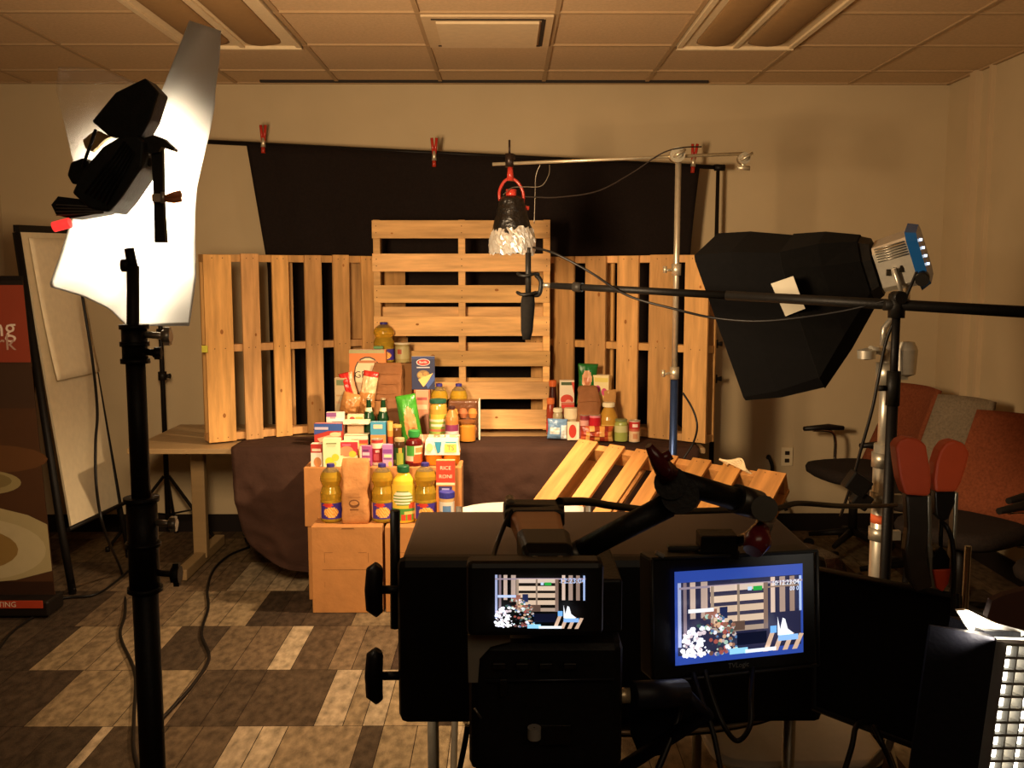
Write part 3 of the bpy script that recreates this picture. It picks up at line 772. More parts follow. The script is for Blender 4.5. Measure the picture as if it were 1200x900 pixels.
# fruit cups in a sleeve
a = W(495, 517, YB1); b = W(541, 517, YB1); w = b.x - a.x; h = a.z - ZB
t = thing('fruit_cups', 'fruit cups in a white and blue card sleeve right of the box row', 'fruit cups', ((a.x + b.x) / 2, YB1 + .04, ZB))
for k in range(2):
    mb = MB('e78a24'); cx = a.x + w * (.27 + .46 * k); mb.lathe([(w * .17, .001), (w * .2, h * .15), (w * .225, h * .5), (w * .232, h * .56)], (cx, YB1 + .055, ZB), seg=20); finish('fruit_cup', mb, 'gloss', t)
mb = MB('ece6cc'); mb.hexa([(a.x + .01, YB1 + .0, ZB + h * .45), (b.x - .01, YB1 + .0, ZB + h * .45), (b.x - .01, YB1 + .115, ZB + h * .45), (a.x + .01, YB1 + .115, ZB + h * .45), (a.x + .015, YB1 + .006, ZB + h), (b.x - .02, YB1 + .006, ZB + h), (b.x - .02, YB1 + .11, ZB + h), (a.x + .015, YB1 + .11, ZB + h)])
A_ = Art(mb, (a.x + .012, YB1 - .001, ZB + h * .45), (1, 0, 0), (0, 0, 1), w - .03, h * .55)
art_all(A_, [('pl', [(.28, .95), (.5, .95), (.46, .2), (.38, .1)], '2f8fb0'), ('rect', .62, .85, .95, .97, '4aa0b4'), ('rect', .6, .2, .95, .8, 'e9cf5c'), ('txt', 'TS', .78, .5, .034, '5a7a54'), ('ell', .14, .55, .1, .3, 'd8cf8a')])
finish('sleeve', mb, 'print', t, normals=False)
pouch('meat_pack', 'pink wrapped pack lying behind the red bottle and fruit cups', 'packet', 489, 510, 522, 4.80, ZB, .05, 'd9886c', lambda u, v: 'e3b795' if (u * 5) % 2 < .9 else 'd47458')
pouch('snack_bag', 'pale pink and cream wrapped pack behind the fruit cups at right', 'packet', 514, 510, 539, 4.815, ZB, .04, 'e2b48c', lambda u, v: 'f0d8b0' if v > .6 and u < .5 else 'dba07c')

# ---- second row, on the table cloth (z .732)
carton('pie_box', 'blue and red frozen food box behind the left of the box row', 'box', 368, 496.5, 401, 4.95, ZT, .05, 'b9382c', [('rect', 0, .66, 1, 1, '30549c'), ('pl', [(.1, .3), (.95, .62), (.95, .42), (.2, .12)], 'e6b08c'), ('rect', .02, .72, .5, .84, 'c3b5cc'), ('ell', .75, .5, .2, .1, 'f0d0a0'), ('pl', [(0, .66), (.5, .66), (.0, .48)], '44549c')])
carton('tea_box', 'plain cream box with small black print, upper of the pair behind the packets', 'box', 402, 493.5, 432, 4.96, ZT + .105, .07, 'f3eecb', [('rect', .3, .22, .62, .29, '4a4636'), ('rect', .2, .62, .5, .65, 'b9b698'), ('rect', .36, .34, .58, .37, 'c4bf9c')])
carton('tea_box', 'plain cream box below the one with black print', 'box', 403, 510, 431, 4.96, ZT, .08, 'f2ecc8', [('rect', 0, .93, 1, .97, '6b6248'), ('rect', .3, .5, .6, .6, 'c9c09a')])
carton('blue_box', 'light blue carton with a pale orange panel beside the green bottles', 'carton', 434, 495, 452, 4.955, ZT + .0, .05, '3f93b6', [('rect', .2, .72, .78, .9, 'ecc3a0'), ('rect', .0, .0, 1, .44, 'd58b4c'), ('rect', .1, .05, .9, .1, 'e8b070')])
can('olive_jar', 'small jar with a gold lid and red base, right of the light blue carton', 'jar', 453, 494, 460, 4.95, ZT, [(0, .35, '9c3a24'), (.35, .6, 'c98a3c'), (.6, 1, 'd9b064')], top='d9b45c')
jar('olive_jar', 'small dark olive jar with a gold lid touching the paper-brown box', 'jar', 459, 498, 470, 4.965, ZT, '5f3b1c', 'c9a050', shoulder=.8, neck=.9, lidh=.16)
carton('stock_box', 'white and purple packet at the far left back of the groceries', 'packet', 382, 483.5, 403, 5.02, ZT + .0, .04, 'e2d6cc', [('rect', 0, .86, .55, 1, '86508a'), ('rect', .1, .72, .95, .82, 'efe6e0'), ('rect', .2, .8, .5, .86, 'b896a8'), ('rect', .3, .66, .9, .7, '5a4a5c')], rot=.1)
carton('soup_box', 'small orange and white box with a red dot behind the cream boxes', 'box', 407, 486, 426, 5.035, ZT, .04, 'e5c49a', [('ell', .3, .86, .16, .07, 'c43a2c'), ('rect', .5, .8, .95, .92, 'df9a4c')])
def beer(label, px, py0):
    Y = 5.04; c = W(px, py0, Y); h = c.z - ZT; r = .031; cc = (c.x, Y + r, ZT)
    t = thing('green_bottle', label, 'bottle', cc, group='green glass bottles')
    mb = MB('12351a'); mb.lathe([(r * .9, .001), (r, .01), (r, .55 * h), (r * .8, .66 * h), (r * .44, .78 * h), (r * .38, .95 * h), (r * .42, .955 * h), (r * .42, .985 * h)], cc, seg=20); finish('bottle_body', mb, 'gloss', t)
    mb = MB('cdbf98'); mb.lathe([(r * .47, .955 * h), (r * .47, .99 * h), (r * .3, h), (.0005, h)], cc, seg=14, cap=False); finish('crown_cap', mb, 'metal', t)
    mb = MB('e3d9b0')
    def f(u, v): a = math.pi * (1.15 + .7 * u); rr = r * (.66 - .14 * v) * 1.12; return Vector((cc[0] + rr * math.cos(a), cc[1] + rr * math.sin(a), cc[2] + h * (.66 + .12 * v)))
    mb.grid(f, 10, 4); finish('neck_label', mb, 'print', t, normals=False)
beer('left one of the two green glass bottles behind the cream box', 431, 467)
beer('right one of the two green glass bottles, beside the green coffee bag', 448, 467)
def coffee_art(u, v):
    if (u - .56) ** 2 / .085 + (v - .36) ** 2 / .16 < 1:
        if (u - .66) ** 2 / .02 + (v - .2) ** 2 / .02 < 1: return '9a6636'
        return 'c98f58'
    return '3d8a28'
pouch('coffee_bag', 'bright green bag with a tan oval panel leaning beside the green bottles', 'bag', 471, 463, 495, 4.97, ZT, .07, '347d24', coffee_art, rotd=-9, pinch=1.0)
jar('pickle_jar', 'large jar with a dark green lid and yellow-green label right of the green bag', 'jar', 502, 469, 523, 5.02, ZT, 'b98a3a', '22503c', '8fa046', shoulder=.86, neck=.86, lidh=.09, lv=(.08, .66), art=[(.1, .7, .9, .8, 'd9c4a0'), (.2, .5, .8, .6, 'e0d0b8'), (.1, .3, .9, .38, 'c46a4c'), (.2, .85, .8, .95, 'd9a43c')])
jar('bottle_jar', 'small bottle with a dark cap and purple-white label before the bread tray', 'bottle', 521, 477, 537, 4.95, ZT, 'b0703a', '3a1f1c', 'cdb8b4', shoulder=.72, neck=.45, lidh=.08, lv=(.1, .52), art=[(.1, .6, .9, .95, '7a2f54'), (.3, .2, .8, .4, '5a4a6a')])
# tray of rolls
a = W(524, 470, 5.12); b = W(561, 470, 5.12); w = b.x - a.x; h = a.z - ZT
t = thing('bread_tray', 'clear tray pack of brown rolls with a white edge, right of the pile', 'bread pack', ((a.x + b.x) / 2, 5.17, ZT))
mb = MB('5f3a22'); mb.box(((a.x + b.x) / 2, 5.175, ZT + h / 2), (w * .96, .09, h)); finish('tray', mb, 'film', t, bevel=.01)
for i in range(3):
    for j in range(2):
        mb = MB(['b9742e', 'c98838', '9c5c34'][(i + j) % 3]); mb.lathe([(.0005, -.03), (.018, -.024), (.026, 0), (.018, .024), (.0005, .03)], (a.x + w * (.2 + .3 * i), 5.135, ZT + h * (.25 + .42 * j)), seg=14, cap=False, sy=.8); finish('roll', mb, 'matte', t)
mb = MB('e0d3be'); mb.box((b.x + .003, 5.17, ZT + h / 2), (.008, .12, h * 1.02)); finish('white_edge', mb, 'print', t)
jar('nut_jar', 'low round tub of orange snacks at the foot of the bread tray', 'tub', 537, 494, 557, 5.03, ZT, 'b97a2c', '7a4a24', shoulder=.8, neck=.95, lidh=.12)
# beans etc on the low riser
ZR = .8615
pouch('bean_bag', 'tan clear bag of beans slumped at the left on the low box', 'bag', 395, 461, 418, 5.11, ZR, .08, 'b27c46', rotd=14, pinch=1.05, group='clear bags of beans')
pouch('bean_bag', 'tan clear bag of beans standing behind the green bottles', 'bag', 419, 460, 437, 5.12, ZR, .07, 'a9743f', rotd=3, pinch=1.04, group='clear bags of beans')
paper_bag('short dark brown paper bag behind the two green bottles', 452, 468, 470, 5.06, ZT, .07, '6f4524', 9)
# mid tier z .925
ZM = .9265
carton('cornmeal_box', 'narrow cream box at the left back beside the left pallet', 'box', 392, 443, 406, 5.155, ZR, .03, 'a8926c', [('rect', .15, .8, .85, .95, '5e6a44'), ('rect', .1, .3, .9, .36, 'a5805a'), ('rect', .1, .5, .9, .54, '9a7a50')])
carton('grits_box', 'large orange and cream box with black lettering high on the pile', 'box', 409, 410, 452, 5.255, ZM, .045, 'd9772c', [('rect', 0, .93, .96, 1, 'a8a06a'), ('ell', .5, .55, .37, .32, '3a3020'), ('ell', .5, .55, .34, .29, 'e0c79c'), ('rect', .13, .05, .87, .5, '3a3020'), ('rect', .16, .07, .84, .52, 'e0c79c'), ('txt', 'GRITS', .48, .50, .052, '2f2a26'), ('rect', .25, .74, .75, .79, 'b5703c'), ('rect', .1, .0, .9, .14, '8f5a30')])
mb = MB('3f7a38'); p = W(443, 407.5, 5.26); mb.box(p + Vector((0, .02, .001)), (.05, .03, .014)); one('green_packet', mb, 'print', 'flat green packet on top of the orange box', 'packet', p)
paper_bag('large plain brown paper bag upright in the middle of the pile', 437, 426, 470, 5.205, ZM, .048, '84542c', 5, group='kraft paper bags')
pouch('grain_bag', 'clear bag of grain with a red tied top leaning left on the bean bags', 'bag', 404, 436, 421, 5.15, ZM - .004, .05, 'c33a2c', lambda u, v: 'c5302a' if u < .75 else 'd99a70', rotd=-14, pinch=.9)
pouch('grain_bag', 'clear bag of pale grain with red edges beside the paper bag', 'bag', 419, 435, 437, 5.14, ZM - .004, .05, 'cfae7c', lambda u, v: 'b93026' if v > .82 or v < .1 else 'd6b98a', rotd=10, pinch=1.0)
# top tier z 1.12
ZH = 1.1212
oil_bottle('topmost oil bottle standing highest on the pile', 448, 378, 5.31, 1.1212, wpx=25, group='bottles of cooking oil')
jar('glass_jar', 'pale glass jar with a white lid and red mark beside the topmost oil bottle', 'jar', 462, 402, 479, 5.31, ZH, '9a8a58', 'd9cdae', 'a89a68', shoulder=.9, neck=.95, lidh=.08, body='gloss', lv=(.2, .8), art=[(.3, .4, .5, .8, 'a04a30')])
carton('pasta_box', 'dark blue pasta carton with a red oval and a picture of pasta', 'carton', 482, 418, 509, 5.225, .9862, .05, '1c2346', [('rect', 0, .93, 1, 1, '2d3a6c'), ('ell', .5, .83, .30, .105, 'e6d6c8'), ('ell', .5, .83, .27, .09, 'c8281f'), ('txt', 'Barilla', .5, .83, .017, 'f6e8da'), ('rect', .22, .655, .78, .69, 'b9b4bc'), ('ell', .5, .44, .28, .15, '8a6a3a'), ('ell', .36, .45, .1, .07, 'b08c4c'), ('ell', .6, .48, .1, .06, 'a37f42'), ('ell', .5, .37, .12, .05, 'c29a55'), ('pl', [(.28, .3), (.5, .38), (.92, .5), (.62, .16), (.5, .08)], 'ddb36a'), ('pl', [(.6, .16), (.98, .52), (1, .3), (.7, .02)], '39508a')], rot=.06)
carton('snack_box', 'narrow pink and cream packet under the dark blue pasta carton', 'packet', 487, 458, 502, 5.19, ZT, .025, 'c58a68', [('rect', .1, .8, .9, .86, '9a4a44'), ('rect', .1, .6, .9, .7, 'dcb490')])
oil_bottle('oil bottle against the centre pallet, nearer the pasta carton', 514, 450.5, 5.22, ZT, wpx=21)
oil_bottle('oil bottle against the centre pallet, the rightmost of the pile', 537, 450.5, 5.24, ZT, wpx=21)

# ---- right cluster
pouch('foil_pouch', 'blue and silver pouch at the left front of the right-hand group', 'pouch', 641, 491.5, 665, 5.10, ZT, .05, '7f9cbc', lambda u, v: 'd9dcd6' if .25 < v < .6 and .1 < u < .6 else ('e4ecf0' if u > .7 and v < .7 else '6d8fb4'), rotd=2)
carton('tea_packet', 'small red and cream packet right of the blue pouch', 'packet', 665, 495, 679, 5.09, ZT, .03, 'e6cfae', [('ell', .42, .5, .32, .38, 'c03a2c'), ('rect', .75, .05, .95, .95, 'efe2c8')], rot=.05)
jar('spice_jar', 'short white-lidded jar behind the red and cream packet', 'jar', 662, 479, 679, 5.16, ZT, 'b3a07c', 'dccaa4', shoulder=.9, neck=.95, lidh=.36)
jar('spice_jar', 'short clear jar with a silver lid behind the blue pouch', 'jar', 648, 479, 660, 5.17, ZT, '9a8c6c', 'cfc4a4', shoulder=.8, neck=.8, lidh=.14)
jar('hot_sauce', 'tall thin dark bottle with an orange cap next to the centre pallet', 'bottle', 643, 446, 653, 5.33, ZT, '3c1510', 'c9622c', 'c03a28', shoulder=.72, neck=.8, lidh=.12, lv=(.12, .44), group=None)
jar('hot_sauce', 'shorter bottle with an orange cap and red label in front of the tall thin one', 'bottle', 640.5, 467, 650.5, 5.24, ZT, '8a3420', 'c96a34', 'b5302c', shoulder=.72, neck=.8, lidh=.16, lv=(.1, .4))
carton('tomato_carton', 'white and red tomato carton with a green foot on top of the dark box', 'carton', 656, 446, 673, 5.265, .8715, .05, 'e8d9bc', [('rect', .1, .84, .9, .95, '4a5a34'), ('ell', .5, .34, .44, .18, 'c9402a'), ('ell', .6, .24, .22, .1, 'e8a088'), ('rect', 0, 0, 1, .1, '6f9a3c'), ('pl', [(.8, .95), (1, .95), (1, .5)], 'd0452f')])
carton('small_packet', 'flat red packet under the tomato carton', 'packet', 658, 472, 673, 5.225, ZT, .03, 'b9654c', [('rect', 0, .84, 1, .94, 'c22f28')])
def chip_art(u, v):
    if (u - .45) ** 2 / .075 + (v - .62) ** 2 / .05 < 1: return 'e0a87c' if (u - .45) ** 2 / .03 + (v - .62) ** 2 / .02 > 1 or v > .68 else 'c9805a'
    if .2 < v < .3 and .25 < u < .8: return '2f7a70'
    return '1f6a2c'
pouch('crisp_bag', 'green crisp bag with an orange round mark at the top of the right-hand group', 'bag', 676, 426.5, 700, 5.215, .9012, .05, '1f6a2c', chip_art, rotd=2, pinch=.86)
paper_bag('brown paper bag in the right-hand group below the green crisp bag', 675, 453, 706, 5.12, ZT, .075, '8f5c34', 11, narrow=.25)
carton('cereal_box', 'cream box with pink flowers tilted beside the green crisp bag', 'box', 697, 440, 716, 5.205, .9015, .06, 'e2cf94', [('ell', .3, .55, .18, .12, 'c04a84'), ('ell', .72, .45, .18, .13, 'c2366c'), ('rect', .1, .78, .95, .92, 'd9c45c'), ('ell', .5, .2, .4, .14, 'dfb060')], rot=-.35)
paper_bag('light tan bread bag behind the wide juice jar', 706, 458, 724, 5.175, ZT, .045, 'b48448', 13, narrow=.3)
jar('juice_jar', 'wide yellow juice jar with a white lid in the right-hand group', 'jar', 703, 473, 726, 5.08, ZT, 'b98a34', 'ece0bc', 'cfa84c', shoulder=.62, neck=.5, lidh=.12, lidw=.6, lv=(.3, .42))
can('red_can', 'small red and pink can behind the nut pack', 'can', 680, 487, 691, 5.08, ZT, [(0, .5, 'b25a5c'), (.5, .8, 'd09a8c'), (.8, 1, '8a3038')])
can('red_can', 'shiny crimson can behind the nut pack, beside the paper bag', 'can', 691, 487, 705, 5.07, ZT, [(0, .2, '8a1a20'), (.2, .9, 'b8202c'), (.9, 1, 'd8808a')], mat='gloss')
pouch('nut_pack', 'low clear pack of nuts and fruit at the front of the right-hand group', 'packet', 680, 500, 720, 5.02, ZT, .05, 'a8502c', lambda u, v: ['b9542c', 'e3a860', 'a53a24', 'dc9a4c', '8f3020'][int(u * 7 + int(v * 3) * 2) % 5])
jar('lime_jar', 'pale green jar with a grey-green lid, second from the right in the right-hand group', 'jar', 721, 492, 737, 5.03, ZT, '9aa252', '7a8050', 'c0bd84', shoulder=.84, neck=.8, lidh=.1, lv=(.42, .72))
can('tomato_can', 'small red and cream can at the right end of the right-hand group', 'can', 738, 493.5, 751, 5.02, ZT, [(0, .5, 'd9b890'), (.5, .62, 'c06048'), (.62, .95, 'b92c2c'), (.95, 1, 'd0c0b0')], art=[(-.5, .5, .7, .85, 'e9d0c0'), (-.4, .5, .15, .4, 'c98a60')])
# ================================================================== LIGHTING GEAR
def quadpts(pxs, Y): return [W(a, b, Y) for a, b in pxs]
def plate(mb, pxs, Y, th, col=None):
    """outline traced at depth Y given real thickness th (away from the camera)"""
    f = [W(a, b, Y) for a, b in pxs]; b_ = [p + Vector((0, th, 0)) for p in f]
    mb.rings([f, b_], col, smooth=False)
def bolt(mb, p, r, l, col=None, d=(0, -1, 0)):
    d = Vector(d).normalized(); mb.cyl(Vector(p), Vector(p) + d * l, r, col=col, seg=10)

# ---- big stand at left with its lamp head and diffusion paper
YS = 1.70
def sx(py): return W(165, py, YS).x
px_top = W(151, 291, YS); X0 = W(168, 640, YS).x
t = thing('light_stand', 'tall thick black light stand in the left foreground, casters out of frame', 'stand', (X0, YS, 0))
def zz(py): return W(168, py, YS).z
mb = MB('12100e'); mb.cyl((X0, YS, .25), (X0, YS, zz(600)), .0225, seg=20); finish('lower_tube', mb, 'black', t)
mb = MB('15120f'); mb.cyl((X0, YS, zz(620)), (X0, YS, zz(400)), .0165, seg=20); finish('middle_tube', mb, 'black', t)
xt = W(158, 380, YS).x; mb = MB('1a1714'); mb.tube([(X0, YS, zz(420)), (X0 - .002, YS, zz(385)), px_top + Vector((.006, 0, -.03))], .0105, seg=14); finish('upper_tube', mb, 'black', t)
for (za, zb_, r) in ((423, 383, .0215), (690, 585, .0265)):
    mb = MB('100e0c'); n = 5
    mb.cyl((X0, YS, zz(za)), (X0, YS, zz(zb_)), r, seg=20)
    for k in range(3):
        zc = zz(za + (zb_ - za) * (k / 2)); mb.cyl((X0, YS, zc - .004), (X0, YS, zc + .004), r * 1.16, seg=20)
    finish('collar', mb, 'black', t)
for (px, py, px2, r, c) in ((176, 392, 195, .012, 'b9b4a8'), (178, 412, 184, .008, '15120f'), (186, 671, 206, .016, '15120f'), (186, 612, 202, .010, '8a857a')):
    mb = MB(c); p = W(px - 8, py, YS - .0); q = W(px2, py + 2, YS - .01); mb.cyl(p, q, .006, seg=8); mb.cyl(q - Vector((.006, 0, 0)), q + Vector((.008, 0, 0)), r, seg=8)
    mb.box(q + Vector((.002, 0, 0)), (.010, .012, r * 2.6)); finish('tightening_knob', mb, 'metal' if c[0] in 'b8' else 'black', t)
mb = MB('171411'); mb.cyl(px_top + Vector((.006, 0, -.035)), px_top, .0085, seg=12); mb.cyl(W(143, 311, YS), W(152, 311, YS), .011, seg=12); finish('spigot', mb, 'black', t)
for k in range(3):
    a = .5 + k * 2.094; d = Vector((math.cos(a), math.sin(a), 0)); mb = MB('12100e')
    mb.tube([Vector((X0, YS, .42)) + d * .03, Vector((X0, YS, .06)) + d * .42], .012, seg=8); mb.tube([Vector((X0, YS, .27)) + d * .03, Vector((X0, YS, .22)) + d * .2], .008, seg=6)
    mb.cyl(Vector((X0, YS - .012, .036)) + d * .43, Vector((X0, YS + .012, .036)) + d * .43, .035, seg=14); finish('leg', mb, 'black', t)
mb = MB('12100e'); mb.cyl((X0, YS, .23), (X0, YS, .45), .031, seg=16); finish('leg_hub', mb, 'black', t)

# the offset arm that holds the lamp and paper (vertical flat bar in front of the glowing sheet)
YA = 1.74
t = thing('extension_bar', 'dark vertical bar with a bent lever head crossing the glowing paper', 'grip arm', W(187, 283, YA))
mb = MB('2a2824'); plate(mb, [(177, 176), (190, 174), (191, 232), (194, 284), (181, 284), (180, 232)], YA, .012); finish('bar', mb, 'black', t)
mb = MB('2a2824'); plate(mb, [(166, 163), (180, 158), (191, 162), (204, 174), (203, 177), (189, 172), (186, 178), (176, 180), (168, 174)], YA - .01, .02); finish('lever', mb, 'black', t)
mb = MB('2a2824'); mb.tube([W(151, 297, YS), W(151, 297, 2.04), W(178, 180, 2.06), W(178, 172, YA)], .006, seg=8); finish('bracket', mb, 'black', t)
t = thing('spring_clamp', 'orange-handled metal clamp gripping the vertical bar in front of the glowing paper', 'clamp', W(196, 232, YA))
mb = MB('c77a4c'); mb.tube([W(194, 231, YA - .015), W(203, 229, YA - .02), W(212, 227, YA - .02)], .006, seg=8, radii=[.004, .006, .0065]); finish('handle', mb, 'gloss', t)
mb = MB('c77a4c'); mb.tube([W(194, 234, YA - .015), W(203, 235, YA - .02), W(212, 233, YA - .02)], .006, seg=8, radii=[.004, .005, .0055]); finish('handle', mb, 'gloss', t)
mb = MB('d8d2c4'); mb.box(W(186, 232, YA - .008), (.020, .012, .014)); mb.cyl(W(191, 225, YA - .015), W(191, 238, YA - .015), .004); finish('jaw', mb, 'metal', t)

# lamp head, seen from behind: ribbed black housing, barn door, rear yoke plate
YH = 1.72
t = thing('studio_lamp', 'black ribbed lamp head with a raised barn door on the big stand, facing the paper', 'lamp', W(130, 215, YH))
mb = MB('1c1d1c'); plate(mb, [(107, 142), (135, 108), (170, 91), (186, 108), (176, 140), (165, 160), (150, 163), (128, 160)], YH, .05); finish('barn_door', mb, 'black', t, bevel=.003)
mb = MB('222423'); plate(mb, [(158, 158), (168, 166), (166, 196), (140, 234), (127, 249), (104, 244), (84, 226), (96, 200), (120, 172), (140, 160)], YH - .01, .085); finish('housing', mb, 'black', t, bevel=.004)
mb = MB('151615')
for k in range(6):
    o_ = k * 4.6
    a = W(100 + o_ * 1.1, 226 + o_ * .6, YH - .013); b = W(146 + o_ * .5, 165 + o_ * .6, YH - .013)
    d = (b - a).normalized(); mb.tube([a, b], .0022, seg=5)
finish('cooling_ribs', mb, 'black', t)
mb = MB('1a1a19'); plate(mb, [(82, 190), (98, 184), (108, 196), (100, 214), (84, 216), (78, 205)], YH - .005, .05); finish('rear_knob', mb, 'black', t, bevel=.004)
mb = MB('232322'); plate(mb, [(60, 240), (68, 230), (100, 234), (127, 246), (118, 250), (82, 256), (66, 252)], YH, .05)
for k in range(4): mb.tube([W(66, 240 + k * 4, YH - .004), W(122, 243 + k * 2.2, YH - .004)], .0015, seg=5, col='6a6660')
finish('socket_base', mb, 'black', t)
mb = MB('14110f'); mb.tube(smooth_path([W(112, 152, YH - .01), W(106, 170, YH - .02), W(100, 186, YH - .02), W(97, 196, YH - .01)]), .0028, seg=6); finish('power_lead', mb, 'plastic', t)
mb = MB('d8c490'); plate(mb, [(97, 164), (112, 152), (130, 160), (122, 164), (108, 178), (100, 174)], YH + .03, .01); finish('lamp_door_edge', mb, 'metal', t)
mb = MB('e0302a'); mb.tube([W(63, 266, YH), W(82, 261, YH)], .009, seg=12); finish('red_switch', mb, 'led', t)
mb = MB('1a1a19'); mb.tube([W(160, 190, YH + .03), W(176, 190, YA + .004)], .008, seg=8); finish('mount', mb, 'black', t)

# the diffusion paper, hanging and curling
rowsL = [(222, 24), (208, 60), (188, 110), (168, 150), (146, 190), (104, 230), (82, 262), (70, 300), (57, 336), (96, 347), (128, 362), (148, 382)]
rowsR = [(259, 36), (257, 72), (252, 108), (252, 122), (246, 155), (238, 188), (231, 220), (229, 250), (229, 290), (230, 325), (226, 355), (222, 382)]
def sheet(u, v):
    k = v * (len(rowsL) - 1); i = min(int(k), len(rowsL) - 2); f = k - i
    l = Vector(rowsL[i]).lerp(Vector(rowsL[i + 1]), f); r_ = Vector(rowsR[i]).lerp(Vector(rowsR[i + 1]), f)
    p = l.lerp(r_, u)
    Y = 1.98 + .03 * math.sin(u * 3 + v * 4) - .16 * max(0, .3 - v) + .02 * u
    q = W(p.x, p.y, Y)
    return q
mb = MB(); mb.grid(sheet, 30, 60)
one('diffusion_paper', mb, 'diffusion', 'large white diffusion paper glowing behind the lamp head, its top corner curling up', 'diffusion paper', W(160, 300, 2.0), solid=.0008, normals=False)
def film(u, v):
    A_ = [(68, 78), (118, 80), (190, 108)]; B_ = [(66, 105), (100, 130), (150, 160)]; C_ = [(86, 190), (100, 200), (130, 210)]
    def q(P, u): k = u * 2; i = min(int(k), 1); return Vector(P[i]).lerp(Vector(P[i + 1]), k - i)
    p = q(A_, u).lerp(q(B_, u), v * 2) if v < .5 else q(B_, u).lerp(q(C_, u), v * 2 - 1)
    return W(p.x, p.y, 1.86 + .10 * u + .015 * math.sin(u * 5 + v * 3))
mb = MB(); mb.grid(film, 16, 16)
one('clear_gel', mb, 'clearfilm', 'thin transparent gel sheet corner sticking out left above the lamp head', 'gel sheet', W(110, 130, 1.88), solid=.0006, normals=False)

# ---- softbox on its stand (right)
a_ = SB_A; b_ = Vector((-.20, -.04, .46)); b_ = (b_ - a_ * b_.dot(a_)).normalized(); c_ = a_.cross(b_).normalized()
if c_.y < 0: c_ = -c_
t = thing('softbox', 'large black softbox pointing left towards the set, with a silver patch on its side', 'softbox', SB_F)
def rect(cen, hb, hc, chf=.0):
    pts = []
    for sb, sc2 in ((-1, -1), (1, -1), (1, 1), (-1, 1)):
        pts.append((sb, sc2))
    out = []
    q = chf
    for i in range(4):
        s0 = pts[i]
        p1 = pts[(i - 1) % 4]; p2 = pts[(i + 1) % 4]
        for o_ in (p1, p2):
            f = q * .5
            x = (s0[0] * (1 - f) + o_[0] * f) * hb; y = (s0[1] * (1 - f) + o_[1] * f) * hc
            out.append(cen + b_ * x + c_ * y)
    return out
hd0 = SB_H - a_ * .465
C3 = W(948, 363, 3.13); C4 = hd0 + a_ * .035; C2 = SB_F.lerp(C3, .45)
R1 = rect(SB_F, .255, .165, .06); R2 = rect(C2, .250, .163, .12); R3 = rect(C3, .225, .15, .2); R4 = rect(C4, .10, .09, .5); R35 = rect(C3.lerp(C4, .5), .172, .125, .35)
mb = MB('080707')
mb.rings([R1, R2, R3, R35, R4], cap=False, smooth=False)
finish('fabric_shell', mb, 'fabric', t, solid=.003)
mb = MB('100f0e'); mb.rings([rect(C3, .229, .154, .2), rect(C3.lerp(C4, .5), .176, .129, .35), rect(C4, .104, .094, .5)], cap=False, smooth=False); finish('rear_panel', mb, 'fabric', t, solid=.002)
mb = MB('f2e6cf'); mb.poly(rect(SB_F - a_ * .012, .235, .158, .06)); finish('front_diffuser', mb, 'tube', t, solid=.002)
mb = MB('1c1a18'); mb.rings([rect(C4 , .10, .09, .5), rect(hd0 + a_ * .006, .085, .08, .5)], smooth=False); finish('speed_ring', mb, 'black', t)
# silver patch, lying on the near shell wall
n_side = -c_
def onside(px, py, off=.012):
    # intersect the ray with the near wall plane (through R2,R3 near corners)
    p1 = R2[1]; p2 = R2[2]; p3 = R3[1]
    nrm = (p2 - p1).cross(p3 - p1).normalized()
    if nrm.y > 0: nrm = -nrm
    d = ray(px, py); tt = (p1 - CP).dot(nrm) / d.dot(nrm); return CP + d * tt + nrm * off, nrm
Q = [onside(x, y) for x, y in ((905, 331), (931, 322), (945, 360), (922, 369))]
mb = MB('bfb8a4'); mb.slab([q[0] for q in Q], Q[0][1] * .002); finish('side_patch', mb, 'print', t)

hd = -a_
t = thing('studio_lamp', 'silver and blue lamp head on the back of the softbox', 'lamp', hd0)
def prism_ax(c0, c1, hb0, hc0, hb1, hc1, ch=.25):
    def rr(c, hb, hc):
        o = []
        for sb, s2 in ((-1, -1), (1, -1), (1, 1), (-1, 1)):
            o += [(sb, s2)]
        return [c + b_ * (x * hb) + c_ * (y * hc) for x, y in ((-1, -1 + ch), (-1 + ch, -1), (1 - ch, -1), (1, -1 + ch), (1, 1 - ch), (1 - ch, 1), (-1 + ch, 1), (-1, 1 - ch))]
    return [rr(c0, hb0, hc0), rr(c1, hb1, hc1)]
mb = MB('cfc8b8'); mb.rings(prism_ax(hd0, hd0 + hd * .105, .072, .07, .078, .075), smooth=False); finish('housing', mb, 'metal', t)
mb = MB('8f8a7e')
for k in range(6):
    o_ = b_ * (.03 + k * .008); mb.tube([hd0 + o_ - c_ * .072 + hd * .01, hd0 + o_ - c_ * .076 + hd * .10], .0025, seg=5)
for k in range(3):
    mb.box(hd0 - c_ * .074 + hd * (.03 + k * .02) - b_ * .01, (.012, .006, .02), '3a352c')
finish('vents', mb, 'metal', t)
mb = MB('1f5a9c'); mb.rings(prism_ax(hd0 + hd * .105, hd0 + hd * .135, .094, .085, .082, .075), smooth=False); finish('blue_back', mb, 'gloss', t)
mb = MB('e8f4ff')
for k in range(4): 
    p = hd0 + hd * .136 + b_ * (.05 - k * .026) - c_ * .02; mb.box(p, (.005, .02, .008))
finish('vent_glow', mb, 'led', t)
mb = MB('16130f'); mb.cyl(hd0 + hd * .12 - b_ * .05 - c_ * .08, hd0 + hd * .12 - b_ * .05 - c_ * .115, .02, seg=12); finish('side_knob', mb, 'black', t)
yb = hd0 + hd * .05
ystand = W(1043, 392, 3.0)
